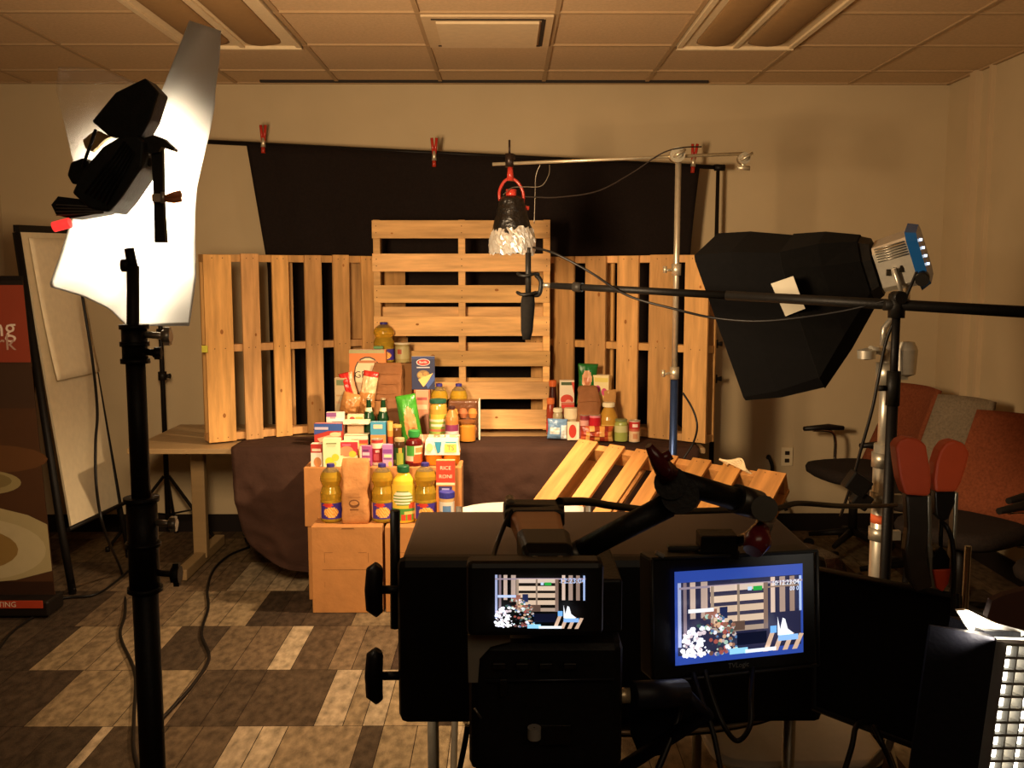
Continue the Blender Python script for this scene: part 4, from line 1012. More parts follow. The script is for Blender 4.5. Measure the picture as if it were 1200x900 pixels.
mb = MB('b9b2a2'); mb.tube([yb - c_ * .085, yb - c_ * .085 - b_ * .10, yb - b_ * .125, yb + c_ * .085 - b_ * .10, yb + c_ * .085], .007, seg=8); mb.tube([yb - b_ * .125, W(1036, 385, yb.y), W(1034, 405, yb.y)], .010, seg=8); finish('yoke', mb, 'metal', t)
# silver stand
Ys = yb.y; Xs = W(1034, 560, Ys).x
def zs(py): return W(1040, py, Ys).z
t = thing('silver_stand', 'thick silver light stand carrying the softbox, right of the set', 'stand', (Xs, Ys, 0))
Xs_ = W(1035, 560, Ys).x
mb = MB('bdb6a6'); mb.cyl((Xs, Ys, zs(470)), (Xs, Ys, zs(400)), .013, seg=16); finish('top_tube', mb, 'metal', t)
mb = MB('b8b1a1'); mb.cyl((Xs, Ys, zs(540)), (Xs, Ys, zs(440)), .020, seg=16); finish('middle_tube', mb, 'metal', t)
mb = MB('c2bbaa'); mb.cyl((Xs, Ys, .22), (Xs, Ys, zs(520)), .030, seg=20); finish('lower_tube', mb, 'metal', t)
for a, b, r in ((452, 425, .034), (547, 530, .036), (590, 576, .037), (632, 618, .036)):
    mb = MB('a8a190'); mb.cyl((Xs, Ys, zs(a)), (Xs, Ys, zs(b)), r, seg=18); mb.box((Xs + .04, Ys - .02, (zs(a) + zs(b)) / 2), (.03, .02, .03)); finish('collar', mb, 'metal', t)
mb = MB('cfc8b6'); mb.cyl((Xs - .02, Ys - .03, zs(412)), (Xs - .075, Ys - .05, zs(408)), .012, seg=10); mb.lathe([(.001, -.02), (.028, -.015), (.03, .01), (.001, .018)], (Xs - .085, Ys - .05, zs(413)), seg=8, cap=False); finish('knob', mb, 'metal', t)
mb = MB('cfc8b6'); mb.lathe([(.001, -.055), (.03, -.045), (.034, .03), (.022, .055), (.001, .058)], (Xs + .04, Ys - .05, zs(420)), seg=16, sy=.5, cap=False); finish('grip_head', mb, 'metal', t)
mb = MB('c85a2c'); mb.cyl((Xs, Ys, zs(612)), (Xs, Ys, zs(602)), .0308, seg=20); finish('orange_tape', mb, 'matte', t)
for k in range(3):
    a = .4 + k * 2.094; d = Vector((math.cos(a), math.sin(a), 0)); mb = MB('a8a190')
    mb.tube([Vector((Xs, Ys, .30)) + d * .03, Vector((Xs, Ys, .03)) + d * .42], .012, seg=8); mb.cyl(Vector((Xs, Ys, .002)) + d * .42, Vector((Xs, Ys, .04)) + d * .42, .014, seg=8); finish('leg', mb, 'metal', t)
# cable from the lamp head down the stand
mb = MB('14110e'); mb.tube(smooth_path([yb + hd * .08 - c_ * .06, W(1060, 352, Ys - .1), W(1040, 395, Ys - .09), W(1030, 440, Ys - .1), W(1022, 480, Ys - .1), W(1008, 530, Ys - .08), W(1000, 560, Ys - .06), W(985, 605, Ys)]), .005, seg=6)
one('power_cable', mb, 'plastic', 'black cable drooping from the softbox lamp down past its stand', 'cable', W(1000, 560, Ys))
mb = MB('12100e'); p = W(1004, 567, Ys - .07); mb.box(p, (.07, .05, .06), rot=Matrix.Rotation(.6, 3, 'Y')); mb.box(p + Vector((.015, 0, -.05)), (.055, .04, .05), rot=Matrix.Rotation(.6, 3, 'Y')); 
one('ballast_plug', mb, 'black', 'black in-line dimmer block hanging on the cable by the softbox stand', 'dimmer', p, bevel=.005)

# ---- boom pole with microphone
def YBm(px): return 1 / (.3125 + (px - 632) * .0001655)
pB = [W(634, 334, YBm(634)), W(1262, 369, YBm(1262))]
def bp(px): 
    tt = (YBm(px) - pB[0].y) / (pB[1].y - pB[0].y); return pB[0].lerp(pB[1], tt)
t = thing('boom_pole', 'long black boom pole crossing in front of the softbox', 'boom pole', bp(1050))
mb = MB('110f0d'); mb.cyl(bp(646), bp(850), .0105, .0115, seg=12); finish('thin_section', mb, 'black', t)
mb = MB('110f0d'); mb.cyl(bp(850), bp(1262), .0135, .0155, seg=12); finish('thick_section', mb, 'black', t)
mb = MB('26231f'); mb.cyl(bp(672), bp(682), .015, seg=12); finish('lock_collar', mb, 'black', t)
mb = MB('8f897b'); mb.cyl(bp(634), bp(646), .008, seg=10); finish('tip', mb, 'metal', t)
t = thing('microphone', 'black foam-covered microphone in a shock mount hanging at the end of the boom pole', 'microphone', W(618, 396, 3.2))
mb = MB('141210'); c = W(618, 372, 3.2)
a = W(619, 345, 3.2); b = W(617, 398, 3.2)
mb.tube([a, a.lerp(b, .2), a.lerp(b, .8), b], .02, seg=14, radii=[.020, .024, .020, .013]); finish('foam_windscreen', mb, 'fabric', t)
mb = MB('1a1815'); mb.cyl(W(619, 346, 3.2), W(619, 296, 3.2), .0095, seg=12); mb.tube([W(619, 300, 3.2), W(620, 290, 3.2)], .006, seg=8); finish('mic_body', mb, 'black', t)
mb = MB('0f0e0c')
for py, r in ((322, .034), (344, .036)):
    c = W(619, py, 3.2); ring = [c + Vector((r * math.cos(q / 16 * 6.283), r * .8 * math.sin(q / 16 * 6.283), .004 * math.sin(q))) for q in range(17)]
    mb.tube(ring, .0052, seg=6, cap=False)
    for s in (-1, 1): mb.tube([c - Vector((s * r, 0, 0)), c], .003, seg=5)
mb.tube(smooth_path([W(628, 322, 3.19), W(634, 330, 3.19), W(632, 344, 3.19), W(626, 346, 3.19)]), .0075, seg=8)
finish('shock_mount', mb, 'black', t)
# boom stand
p = bp(1050); t = thing('boom_stand', 'slim black stand under the boom pole, in front of the silver stand', 'stand', (p.x, p.y, 0))
def zq(py): return W(1050, py, p.y).z
mb = MB('100e0d'); mb.cyl((p.x, p.y, zq(470)), (p.x, p.y, p.z - .02), .011, seg=12); finish('upper_tube', mb, 'black', t)
mb = MB('100e0d'); mb.cyl((p.x, p.y, .2), (p.x, p.y, zq(440)), .0150, seg=12); finish('lower_tube', mb, 'black', t)
mb = MB('14120f'); mb.cyl((p.x, p.y, p.z - .035), (p.x, p.y, p.z + .03), .022, seg=12); mb.cyl((p.x, p.y - .03, p.z + .02), (p.x, p.y + .02, p.z + .02), .017, seg=12); mb.cyl((p.x - .035, p.y, p.z + .0), (p.x + .03, p.y, p.z), .016, seg=10); finish('boom_head', mb, 'black', t)
mb = MB('14120f'); mb.cyl((p.x, p.y, zq(475)), (p.x, p.y, zq(435)), .0185, seg=12); mb.cyl((p.x - .02, p.y, zq(455)), (p.x - .04, p.y, zq(455)), .008, seg=8); finish('collar', mb, 'black', t)
for k in range(3):
    a = 1.2 + k * 2.094; d = Vector((math.cos(a), math.sin(a), 0)); mb = MB('100e0d')
    mb.tube([Vector((p.x, p.y, .30)) + d * .015, Vector((p.x, p.y, .014)) + d * .17], .009, seg=8); finish('leg', mb, 'black', t)
mb = MB('100e0d'); mb.tube(smooth_path([W(625, 290, 3.19), W(650, 297, 3.1), W(690, 318, 3.05), W(735, 346, 3.02), W(790, 362, 2.95), W(840, 373, 2.90), W(900, 376, 2.80), W(980, 366, 2.70), W(1040, 352, 2.62)]), .0038, seg=6)
one('microphone_cable', mb, 'plastic', 'thin black cable looping along under the boom pole', 'cable', W(800, 362, 2.8))

# ---- silver C-stand with arm and foil-wrapped lamp
YC2 = 4.50
bx = W(791, 400, YC2).x
t = thing('grip_stand', 'thin silver grip stand with a blue lower tube before the right pallet', 'stand', (bx, YC2, 0))
def zc2(py): return W(791, py, YC2).z
mb = MB('cfc4ac'); mb.cyl((bx, YC2, zc2(440)), (bx, YC2, zc2(178)), .0135, seg=14); finish('upper_tube', mb, 'metal', t)
mb = MB('3a4f7c'); mb.cyl((bx, YC2, .14), (bx, YC2, zc2(445)), .0185, seg=14); finish('blue_tube', mb, 'metal', t)
for py in (316, 437):
    mb = MB('d8ccb0'); mb.cyl((bx, YC2, zc2(py + 7)), (bx, YC2, zc2(py - 7)), .0215, seg=14); mb.cyl((bx - .02, YC2 - .01, zc2(py)), (bx - .055, YC2 - .02, zc2(py + 1)), .006, seg=8); mb.cyl((bx - .055, YC2 - .02, zc2(py + 4)), (bx - .055, YC2 - .02, zc2(py - 4)), .009, seg=8); finish('collar', mb, 'metal', t)
for k in range(3):
    a = -1.2 + k * 2.094; d = Vector((math.cos(a), math.sin(a), 0)); mb = MB('a8a08c')
    mb.tube([Vector((bx, YC2, .2)) + d * .015, Vector((bx, YC2, .12)) + d * .16, Vector((bx, YC2, .012)) + d * .24], .011, seg=8); finish('leg', mb, 'metal', t)
YC3 = YC2 - .035
t = thing('extension_bar', 'long thin silver bar atop the grip stand carrying the foil lamp', 'grip arm', W(793, 183, YC3))
mb = MB('cfc2a4'); mb.cyl(W(577, 192.5, YC3), W(872, 180, YC3), .0075, seg=10); finish('rod', mb, 'metal', t)
for px, py, rr in ((793, 182, .034), (871, 186, .026)):
    mb = MB('c9bfa6'); c = W(px, py, YC3)
    mb.cyl(c + Vector((0, -.03, 0)), c + Vector((0, .02, 0)), rr, seg=16); mb.cyl(c + Vector((0, -.045, 0)), c + Vector((0, -.03, 0)), rr * .5, seg=10)
    mb.tube([c + Vector((-.02, -.04, -.01)), c + Vector((0, -.055, .0)), c + Vector((.03, -.045, .02))], .006, seg=6)
    if px > 800: mb.cyl(c + Vector((0, 0, -.01)), c + Vector((0, 0, -.04)), .009, seg=10); mb.cyl(c + Vector((-.025, 0, -.04)), c + Vector((.03, 0, -.042)), .010, seg=10)
    finish('grip_head', mb, 'metal', t)
t = thing('hanging_lamp', 'lamp wrapped in black foil with bright crumpled foil rim, hung by a red yoke', 'lamp', W(600, 298, 4.42))
YL = YC3
mb = MB('3a2e28'); mb.cyl(W(597, 164, YL), W(597, 182, YL), .005, seg=8); mb.cyl(W(597, 180, YL), W(597, 196, YL), .020, seg=10); mb.cyl(W(592, 184, YL), W(604, 184, YL), .012, seg=8); finish('mounting_clamp', mb, 'metal', t)
mb = MB('b0362a'); mb.cyl(W(598, 196, YL), W(598, 212, YL), .012, .017, seg=10)
mb.tube(smooth_path([W(587, 240, YL), W(585, 226, YL), W(590, 214, YL), W(598, 209, YL), W(607, 214, YL), W(613, 226, YL), W(613, 240, YL)]), .007, seg=8)
mb.cyl(W(612, 243, YL), W(620, 244, YL), .010, seg=8); finish('red_yoke', mb, 'gloss', t)
mb = MB('c23a2c'); mb.cyl(W(599, 222, YL), W(599, 232, YL), .024, seg=14); finish('socket', mb, 'gloss', t)
c1 = W(599, 230, YL); c2 = W(601, 276, YL); rings = []
for k in range(15):
    v = k / 14; c = c1.lerp(c2, v); r = .052 + .042 * v; rg = []
    for q in range(36):
        an = q / 36 * 6.2832; rr = r * (1 + .09 * noise.noise(Vector((math.cos(an) * 2.5, math.sin(an) * 2.5, v * 7))))
        if k == 0: rr *= .75
        rg.append(c + Vector((rr * math.cos(an), rr * math.sin(an), 0)))
    rings.append(rg)
mb = MB('16120f'); mb.rings(rings, cap=False); finish('black_foil_wrap', mb, 'darkfoil', t, solid=.001)
c1 = W(601, 268, YL); c2 = W(600, 297, YL); rings = []
for k in range(10):
    v = k / 9; c = c1.lerp(c2, v); rg = []
    for q in range(54):
        an = q / 54 * 6.2832; rr = (.088 + .018 * math.sin(v * 2.4)) * (1 + .11 * noise.noise(Vector((math.cos(an) * 7, math.sin(an) * 7, v * 9 + 5))))
        rg.append(c + Vector((rr * math.cos(an), rr * math.sin(an), .022 * noise.noise(Vector((math.cos(an) * 5, math.sin(an) * 5, 9 + v * 3))))))
    rings.append(rg)
mb = MB('f4f0e6'); mb.rings(rings, cap=False, smooth=False); finish('foil_rim', mb, 'foil', t, solid=.001)
mb = MB('fff0d8'); mb.lathe([(.001, -.02), (.03, -.01), (.034, .02), (.02, .05), (.001, .055)], W(600, 268, YL), seg=14, cap=False); finish('bulb', mb, 'tube', t)
mb = MB('2a211b'); mb.tube(smooth_path([W(822, 172, YL), W(800, 173, YL - .03), W(775, 180, YL - .02), W(740, 203, YL), W(700, 224, YL), W(655, 231, YL), W(628, 231, YL), W(600, 230, YL)]), .0035, seg=6)
one('electric_cord', mb, 'plastic', 'thin dark cord sagging from the grip stand to the foil lamp', 'cord', W(740, 203, YL))
mb = MB('8a8070'); mb.tube(smooth_path([W(644, 193, YL - .01), W(643, 205, YL - .02), W(634, 218, YL - .02), W(615, 219, YL - .02), W(600, 220, YL - .03), W(590, 228, YL - .06)]), .0022, seg=5)
mb.tube(smooth_path([W(633, 193, YL - .01), W(628, 206, YL), W(627, 230, YL), W(626, 262, YL)]), .0022, seg=5)
one('wire_loop', mb, 'metal', 'pale thin wire looped over the arm beside the red yoke', 'wire', W(633, 193, YL))
mb = MB('1a1511'); mb.tube(smooth_path([W(800, 460, 4.52), W(812, 480, 4.5), W(817, 500, 4.48), W(812, 520, 4.5), W(800, 540, 4.5), W(793, 565, 4.5)]), .005, seg=6)
one('power_cable', mb, 'plastic', 'black cable looping off the blue-taped tube of the grip stand', 'cable', W(812, 500, 4.5))
# ================================================================== LEFT SIDE: BANNER, EASEL
a = W(26, 318, 4.55); b = W(50, 690, 4.5)
XR_ = a.x; XL_ = XR_ - .80
t = thing('retractable_banner', 'tall pull-up banner with a red-brown top and food photo, at the left edge', 'banner', ((XL_ + XR_) / 2, 4.55, 0))
mb = MB('3a2416'); lean = .03
def bn(u, v, off=0): return Vector((XL_ + (XR_ + .085 * (1 - v) - XL_) * u, 4.55 - lean * (1 - v) - off, .085 + (1.575 - .085) * v))
class BArt(Art):
    def __init__(s, mb, fn): s.mb = mb; s.fn = fn; s.k = .0008
    def P(s, u, v): return s.fn(u, v, s.k)
mb.slab([bn(0, 0), bn(1, 0), bn(1, 1), bn(0, 1)], (0, .004, 0), '3a2416')
B_ = BArt(mb, bn)
B_.rect(0, .745, 1, .985, '8a3a26'); B_.rect(0, .985, 1, 1, '15100d')
B_.rect(0, .60, 1, .74, '3d2a1d'); B_.rect(0, 0, 1, .60, '4a2f1c'); B_.rect(0, 0, 1, .045, '2f1c10')
B_.ell(.72, .44, .32, .045, '5e3d22'); B_.ell(.66, .365, .22, .04, '94855a', 28); B_.ell(.66, .37, .17, .028, '7a6a42')
B_.pl([(0, .28), (.3, .30), (.7, .29), (.9, .26), (1, .23), (1, .08), (.8, .05), (.4, .03), (0, .03)], 'a99a70')
B_.ell(.6, .15, .38, .10, 'b8a982', 28); B_.ell(.55, .15, .28, .07, '8c6f3c', 24)
finish('banner_panel', mb, 'print', t, normals=False)
mb = MB('e0d0c0')
for s_, v, sz in (('ng', .852, .125), ('ork', .805, .105)):
    p = bn(.865 if s_ == 'ng' else .835, v, .005); mb.text(s_, Matrix(((1, 0, 0, p.x), (0, 0, -1, p.y), (0, 1, 0, p.z), (0, 0, 0, 1))), sz, 'dcc8b8' if s_ == 'ng' else 'b09080')
finish('lettering', mb, 'print', t, normals=False)
mb = MB('17120e'); mb.box(((XL_ + XR_) / 2 + .04, 4.50, .05), (XR_ - XL_ + .12, .16, .075)); finish('base', mb, 'plastic', t, bevel=.01)
mb = MB('a63a22'); mb.box(((XL_ + XR_) / 2 + .03, 4.415, .075), (XR_ - XL_ + .09, .006, .035)); 
p = Vector((XR_ - .12, 4.411, .058)); finish('red_strip', mb, 'print', t)
mb = MB('d8c8b0'); p = Vector((XR_ - .12, 4.4105, .075)); mb.text('CASTING', Matrix(((1, 0, 0, p.x), (0, 0, -1, p.y), (0, 1, 0, p.z), (0, 0, 0, 1))), .036, 'd8c8b0'); finish('strip_lettering', mb, 'print', t, normals=False)
mb = MB('15100d'); mb.cyl((XL_ + .4, 4.57, .08), (XL_ + .4, 4.57, 1.575), .008); mb.box(((XL_ + XR_) / 2, 4.55, 1.585), (XR_ - XL_, .02, .02)); finish('pole', mb, 'black', t)

# easel with flip chart, standing sideways near the left wall
EA, EB = W(84, 618, 4.85), W(139, 592, 5.38)       # board bottom near / far
EC, ED = W(24, 272, 4.85), W(88, 274, 5.38)        # board top near / far
t = thing('flip_chart_easel', 'white flip chart board on a black easel leaning back by the left wall', 'easel', ((EA.x + EB.x) / 2 - .05, 5.1, 0))
mb = MB('d9c9a8'); mb.slab([EA, EB, ED, EC], (-.012, .004, 0)); finish('board', mb, 'matte', t)
mb = MB('15110e'); mb.slab([EC + Vector((0, -.01, 0)), ED + Vector((0, .02, 0)), ED + Vector((0, .02, .035)), EC + Vector((0, -.01, .035))], (-.03, 0, 0)); finish('top_clamp', mb, 'black', t)
def eb(u, v, off): 
    p = EA.lerp(EB, u).lerp(EC.lerp(ED, u), v); n = (EB - EA).cross(EC - EA).normalized()
    if n.x < 0: n = -n
    return p + n * off
mb = MB('14100d')
for (u, v0, du) in ((0.0, -.05, -.12), (1.0, -.05, .10)):
    p1 = eb(u, 1.0, -.02); p2 = eb(u + du, 0, -.02); p3 = Vector((p2.x + .04, p2.y, .012)); mb2 = MB('14100d')
    mb2.tube([p1, p2, p3], .02 if u == 0 else .014, seg=8); mb2.cyl(p3 - Vector((0, 0, .010)), p3 + Vector((0, 0, .02)), .018, seg=8); finish('leg', mb2, 'black', t)
mb2 = MB('14100d'); p1 = eb(.5, .98, -.04); p3 = Vector((p1.x - .22, p1.y + .02, .012)); mb2.tube([p1, p3], .012, seg=8); finish('leg', mb2, 'black', t)
mb = MB('14100d'); mb.tube([eb(-.1, .0, .01), eb(1.08, .0, .01)], .012, seg=8); finish('tray', mb, 'black', t)
mb = MB('e4d5b4')
def pad(u, v):
    return eb(.08 + .84 * u, .50 + .48 * v, .014 + .006 * math.sin(u * 3) + .02 * (1 - v) ** 3)
mb.grid(pad, 10, 16)
one('flip_chart_pad', mb, 'matte', 'white paper pad hanging on the upper half of the easel board', 'paper pad', eb(.5, .5, .02), solid=.004)

# ------------------------------------------------------------------ cables on and near the floor at left
def cable(label, pts, r=.006, col='100d0b', cat='cable', n=8, nm='power_cable'):
    mb = MB(col); pts = [Vector(p) for p in pts]; mb.tube(smooth_path(pts, n), r, seg=7)
    return one(nm, mb, 'plastic', label, cat, pts[0])
cable('black cable hanging beside the flip chart and running along the floor', [W(96, 345, 4.9), W(108, 420, 4.85), W(114, 480, 4.7), W(112, 520, 4.6), W(113, 570, 4.5), W(122, 620, 4.4), Zp(143, 672, .012), Zp(147, 715, .01), Zp(141, 745, .01), Zp(158, 788, .01), Zp(157, 840, .01), Zp(157, 880, .01), Zp(170, 925, .01)], .007)
cable('thin black cable falling from the easel to the back baseboard', [W(104, 400, 5.5), W(112, 460, 5.6), W(118, 500, 5.7), W(128, 545, 5.8), W(138, 600, 5.85), Zp(140, 628, .01)], .005)
cable('black cable winding over the carpet from the coil by the cloth to the big stand', [Zp(292, 641, .012), Zp(268, 651, .01), Zp(250, 668, .01), Zp(243, 690, .01), Zp(244, 712, .01), Zp(236, 742, .01), Zp(245, 770, .01), Zp(228, 800, .01), Zp(205, 826, .01), Zp(190, 842, .01)], .007)
cable('black cable crossing the floor from the big stand towards the banner', [Zp(160, 660, .01), Zp(135, 682, .01), Zp(110, 697, .01), Zp(70, 702, .01), Zp(40, 722, .01), Zp(10, 745, .01), Zp(-20, 790, .01)], .006)
mb = MB('0f0c0a'); p = Zp(295, 641, .012)
for k in range(4):
    mb.tube([p + Vector(((.035 + .005 * k) * math.cos(q / 16 * 6.283), .02 + (.03 + .004 * k) * math.sin(q / 16 * 6.283), .012 + .010 * k + .03 * abs(math.sin(q / 16 * 3.14159 + k)))) for q in range(17)], .005, seg=6, cap=False)
one('cable_coil', mb, 'plastic', 'small coil of black cable on the carpet at the foot of the brown cloth', 'cable', p)

# ------------------------------------------------------------------ office chairs at right
def office_chair(label, x, y, rz, orange='7c432a', shell=None, arms=True, tiltb=.30, bw=.44, group='orange-backed office chairs'):
    t = thing('office_chair', label, 'chair', (x, y, 0), rz, group=group)
    Mx = PM[t.name]
    def fin(nm, mb, mt, **k): mb.bm.transform(Mx); return finish(nm, mb, mt, t, **k)
    mb = MB('2a231f'); rings = []
    for z, s_ in ((.44, .86), (.46, .98), (.485, 1.0), (.505, .96), (.515, .82)):
        rings.append([Vector((.25 * s_ * (abs(math.cos(q)) ** .6) * (1 if math.cos(q) > 0 else -1), .24 * s_ * (abs(math.sin(q)) ** .6) * (1 if math.sin(q) > 0 else -1), z)) for q in [k / 28 * 6.2832 for k in range(28)]])
    mb.rings(rings); fin('seat', mb, 'fabric')
    def bk(u, v, o):
        x_ = (u - .5) * (bw - .05 * v); zz_ = .50 + .46 * v; yy = .24 + tiltb * .46 * v + .05 * (2 * u - 1) ** 2 * -1 + o
        return Vector((x_, yy, zz_))
    mb = MB(orange); mb.grid(lambda u, v: bk(u, v, 0), 12, 10); fin('backrest', mb, 'fabric', solid=.03)
    mb = MB(shell or '2b211b'); mb.grid(lambda u, v: bk(u * .9 + .05, v * .9 + .03, .035), 8, 6); fin('back_shell', mb, 'plastic', solid=.01)
    mb = MB('1a1613'); mb.tube([(0, .05, .44), (0, .29, .42), (0, .33, .62)], .02, seg=8); mb.cyl((0, 0, .12), (0, 0, .44), .025); fin('column', mb, 'black')
    if arms:
        for s in (-1, 1):
            mb = MB('b8b0a4'); mb.tube(smooth_path([(s * .2, .05, .45), (s * .29, .05, .47), (s * .30, .05, .60), (s * .30, .02, .66), (s * .30, -.1, .675)], 5), .010, seg=8); fin('arm_tube', mb, 'chrome')
            mb = MB('16120f'); mb.tube([(s * .30, .10, .68), (s * .30, .0, .69), (s * .30, -.16, .685)], .02, seg=8, radii=[.014, .02, .014]); fin('arm_pad', mb, 'plastic')
    for k in range(5):
        an = k / 5 * 6.2832 + .3; d = Vector((math.cos(an), math.sin(an), 0)); mb = MB('1a1613')
        mb.tube([Vector((0, 0, .13)), d * .24 + Vector((0, 0, .085))], .02, seg=8, radii=[.024, .014]); s_ = d * .24; q = Vector((-d.y, d.x, 0)) * .018
        mb.cyl(s_ + q + Vector((0, 0, .031)), s_ - q + Vector((0, 0, .031)), .030, seg=12); fin('caster_leg', mb, 'black')
    return t
office_chair('orange-backed office chair facing left by the back wall, its dark seat clear of the stand', 2.0, 5.50, R(-78), tiltb=.42)
office_chair('office chair showing a grey back between two orange ones', 2.07, 4.87, R(-62), orange='7a6c58', shell='7a6c58', tiltb=.40, bw=.38, arms=False)
office_chair('nearer orange-backed office chair with chrome arms against the right wall', 2.02, 4.22, R(-58), tiltb=.42)
office_chair('orange-backed office chair cut by the right edge of the picture', 2.20, 3.52, R(-62), tiltb=.34)

# clutter on the floor at right
def bag(label, c, s, col, rot=0, seed=0):
    t = thing('equipment_bag', label, 'bag', (c[0], c[1], 0), rot); Mx = PM[t.name]; mb = MB(col); rings = []
    for k in range(9):
        v = k / 8; e = (1 - abs(2 * v - 1) ** 3) ** .5 if 0 < v < 1 else .55
        rings.append([Vector((s[0] * (.75 + .25 * e) * (abs(math.cos(q)) ** .5) * (1 if math.cos(q) > 0 else -1) + .02 * noise.noise(Vector((q * 2, v * 4, seed))), s[1] * (.75 + .25 * e) * (abs(math.sin(q)) ** .5) * (1 if math.sin(q) > 0 else -1), .004 + s[2] * v + .02 * v * noise.noise(Vector((math.cos(q) * 3, math.sin(q) * 3, seed))))) for q in [j / 28 * 6.2832 for j in range(28)]])
    mb.rings(rings); mb.bm.transform(Mx); finish('bag_body', mb, 'film', t)
    mb = MB('0f0d0c'); mb.tube(smooth_path([(-s[0] * .5, 0, s[2] * .9), (-s[0] * .25, -.02, s[2] * 1.18), (s[0] * .25, -.02, s[2] * 1.2), (s[0] * .5, 0, s[2] * .9)]), .01, seg=6); mb.bm.transform(Mx); finish('handle', mb, 'plastic', t)
    mb = MB('8c8374'); mb.tube([(-s[0] * .7, -s[1] * .6, s[2] * .98), (s[0] * .7, -s[1] * .6, s[2] * .98)], .004, seg=5); mb.bm.transform(Mx); finish('zip', mb, 'metal', t)
bag('dark brown equipment bag slumped on the floor left of the silver stand', (1.40, 4.7), (.26, .17, .22), '2e1a14', .2, 3)
bag('black equipment bag on the floor under the orange chairs', (1.52, 4.05), (.2, .16, .26), '1b1512', -.3, 8)
p = (1.78, 3.05); t = thing('storage_case', 'clear plastic storage case behind the black flag', 'case', (p[0], p[1], 0), -.25); Mx = PM[t.name]
mb = MB('4a4036'); mb.box((0, 0, .17), (.38, .26, .33)); mb.bm.transform(Mx); finish('body', mb, 'film', t, bevel=.015)
mb = MB('4f463c'); mb.box((0, 0, .345), (.40, .28, .02)); mb.bm.transform(Mx); finish('lid', mb, 'gloss', t, bevel=.006)
mb = MB('2a2521'); mb.box((0, -.135, .33), (.07, .012, .04)); mb.bm.transform(Mx); finish('latch', mb, 'plastic', t)

# ================================================================== FOREGROUND RIG
# oval side table
TZ2 = .675; tc = Vector((.29, 2.36, 0))
t = thing('oval_table', 'dark oval table with a chrome-trimmed edge carrying the big black case', 'table', tc)
ring = lambda rx, ry, z: [Vector((tc.x + rx * math.cos(q / 48 * 6.2832), tc.y + ry * math.sin(q / 48 * 6.2832), z)) for q in range(48)]
mb = MB('1a1411'); mb.rings([ring(.48, .43, TZ2 - .028), ring(.50, .45, TZ2 - .020), ring(.50, .45, TZ2 - .006), ring(.49, .44, TZ2)]); finish('tabletop', mb, 'black', t)
mb = MB('a89d8a'); mb.rings([ring(.5015, .4515, TZ2 - .004), ring(.506, .456, TZ2 - .006), ring(.506, .456, TZ2 - .012), ring(.5015, .4515, TZ2 - .014)], cap=False, closed=False); finish('edge_trim', mb, 'metal', t)
for lx_, ly_ in ((-.178, 2.27), (.645, 2.12), (.55, 2.68), (.0, 2.68)):
    mb = MB('8b8578'); q = Vector((lx_, ly_, 0)); mb.cyl((q.x, q.y, .006), (q.x, q.y, TZ2 - .03), .014, seg=12); mb.cyl((q.x, q.y, .0), (q.x, q.y, .02), .018, seg=10); finish('leg', mb, 'metal', t)
# big black case
cx0_, cx1_, cy0, cy1, cz0, cz1 = -.222, .655, 1.92, 2.34, TZ2 + .003, 1.03
t = thing('equipment_case', 'big black rounded equipment case with two knobs on its left side', 'case', ((cx0_ + cx1_) / 2, (cy0 + cy1) / 2, cz0))
mb = MB('0b0a09'); mb.box(((cx0_ + cx1_) / 2, cy0 + .02, (cz0 + cz1) / 2), (cx1_ - cx0_, .04, cz1 - cz0)); finish('front_rim', mb, 'plastic', t, bevel=.018)
mb = MB('2c211a'); mb.box(((cx0_ + cx1_) / 2, (cy0 + .04 + cy1) / 2, (cz0 + cz1) / 2 - .002), (cx1_ - cx0_ - .016, cy1 - cy0 - .04, cz1 - cz0 - .006)); finish('shell', mb, 'plastic', t, bevel=.008)
for py in (691, 792):
    c = W(443, py, cy0 + .03); mb = MB('0d0c0b'); s0 = Vector((cx0_ + .004, c.y, c.z))
    mb.cyl(s0, (c.x + .005, c.y, c.z), .009, seg=12)
    h = .052 if py < 750 else .055
    mb.tube([c + Vector((.002, 0, h)), c + Vector((-.006, 0, h * .8)), c + Vector((-.009, 0, 0)), c + Vector((-.008, 0, -h * .75)), c + Vector((.002, 0, -h))], .02, seg=10, radii=[.010, .018, .019, .018, .010]); finish('side_knob', mb, 'plastic', t)
mb = MB('0f0d0c'); a = W(463, 598, 1.99); mb.tube([Vector((cx0_ - .012, 1.99, .86)), a], .0105, seg=8); mb.tube([Vector((cx0_ - .012, 1.99, .90)), Vector((cx0_ + .006, 1.99, .90))], .008, seg=8); finish('side_bar', mb, 'plastic', t)

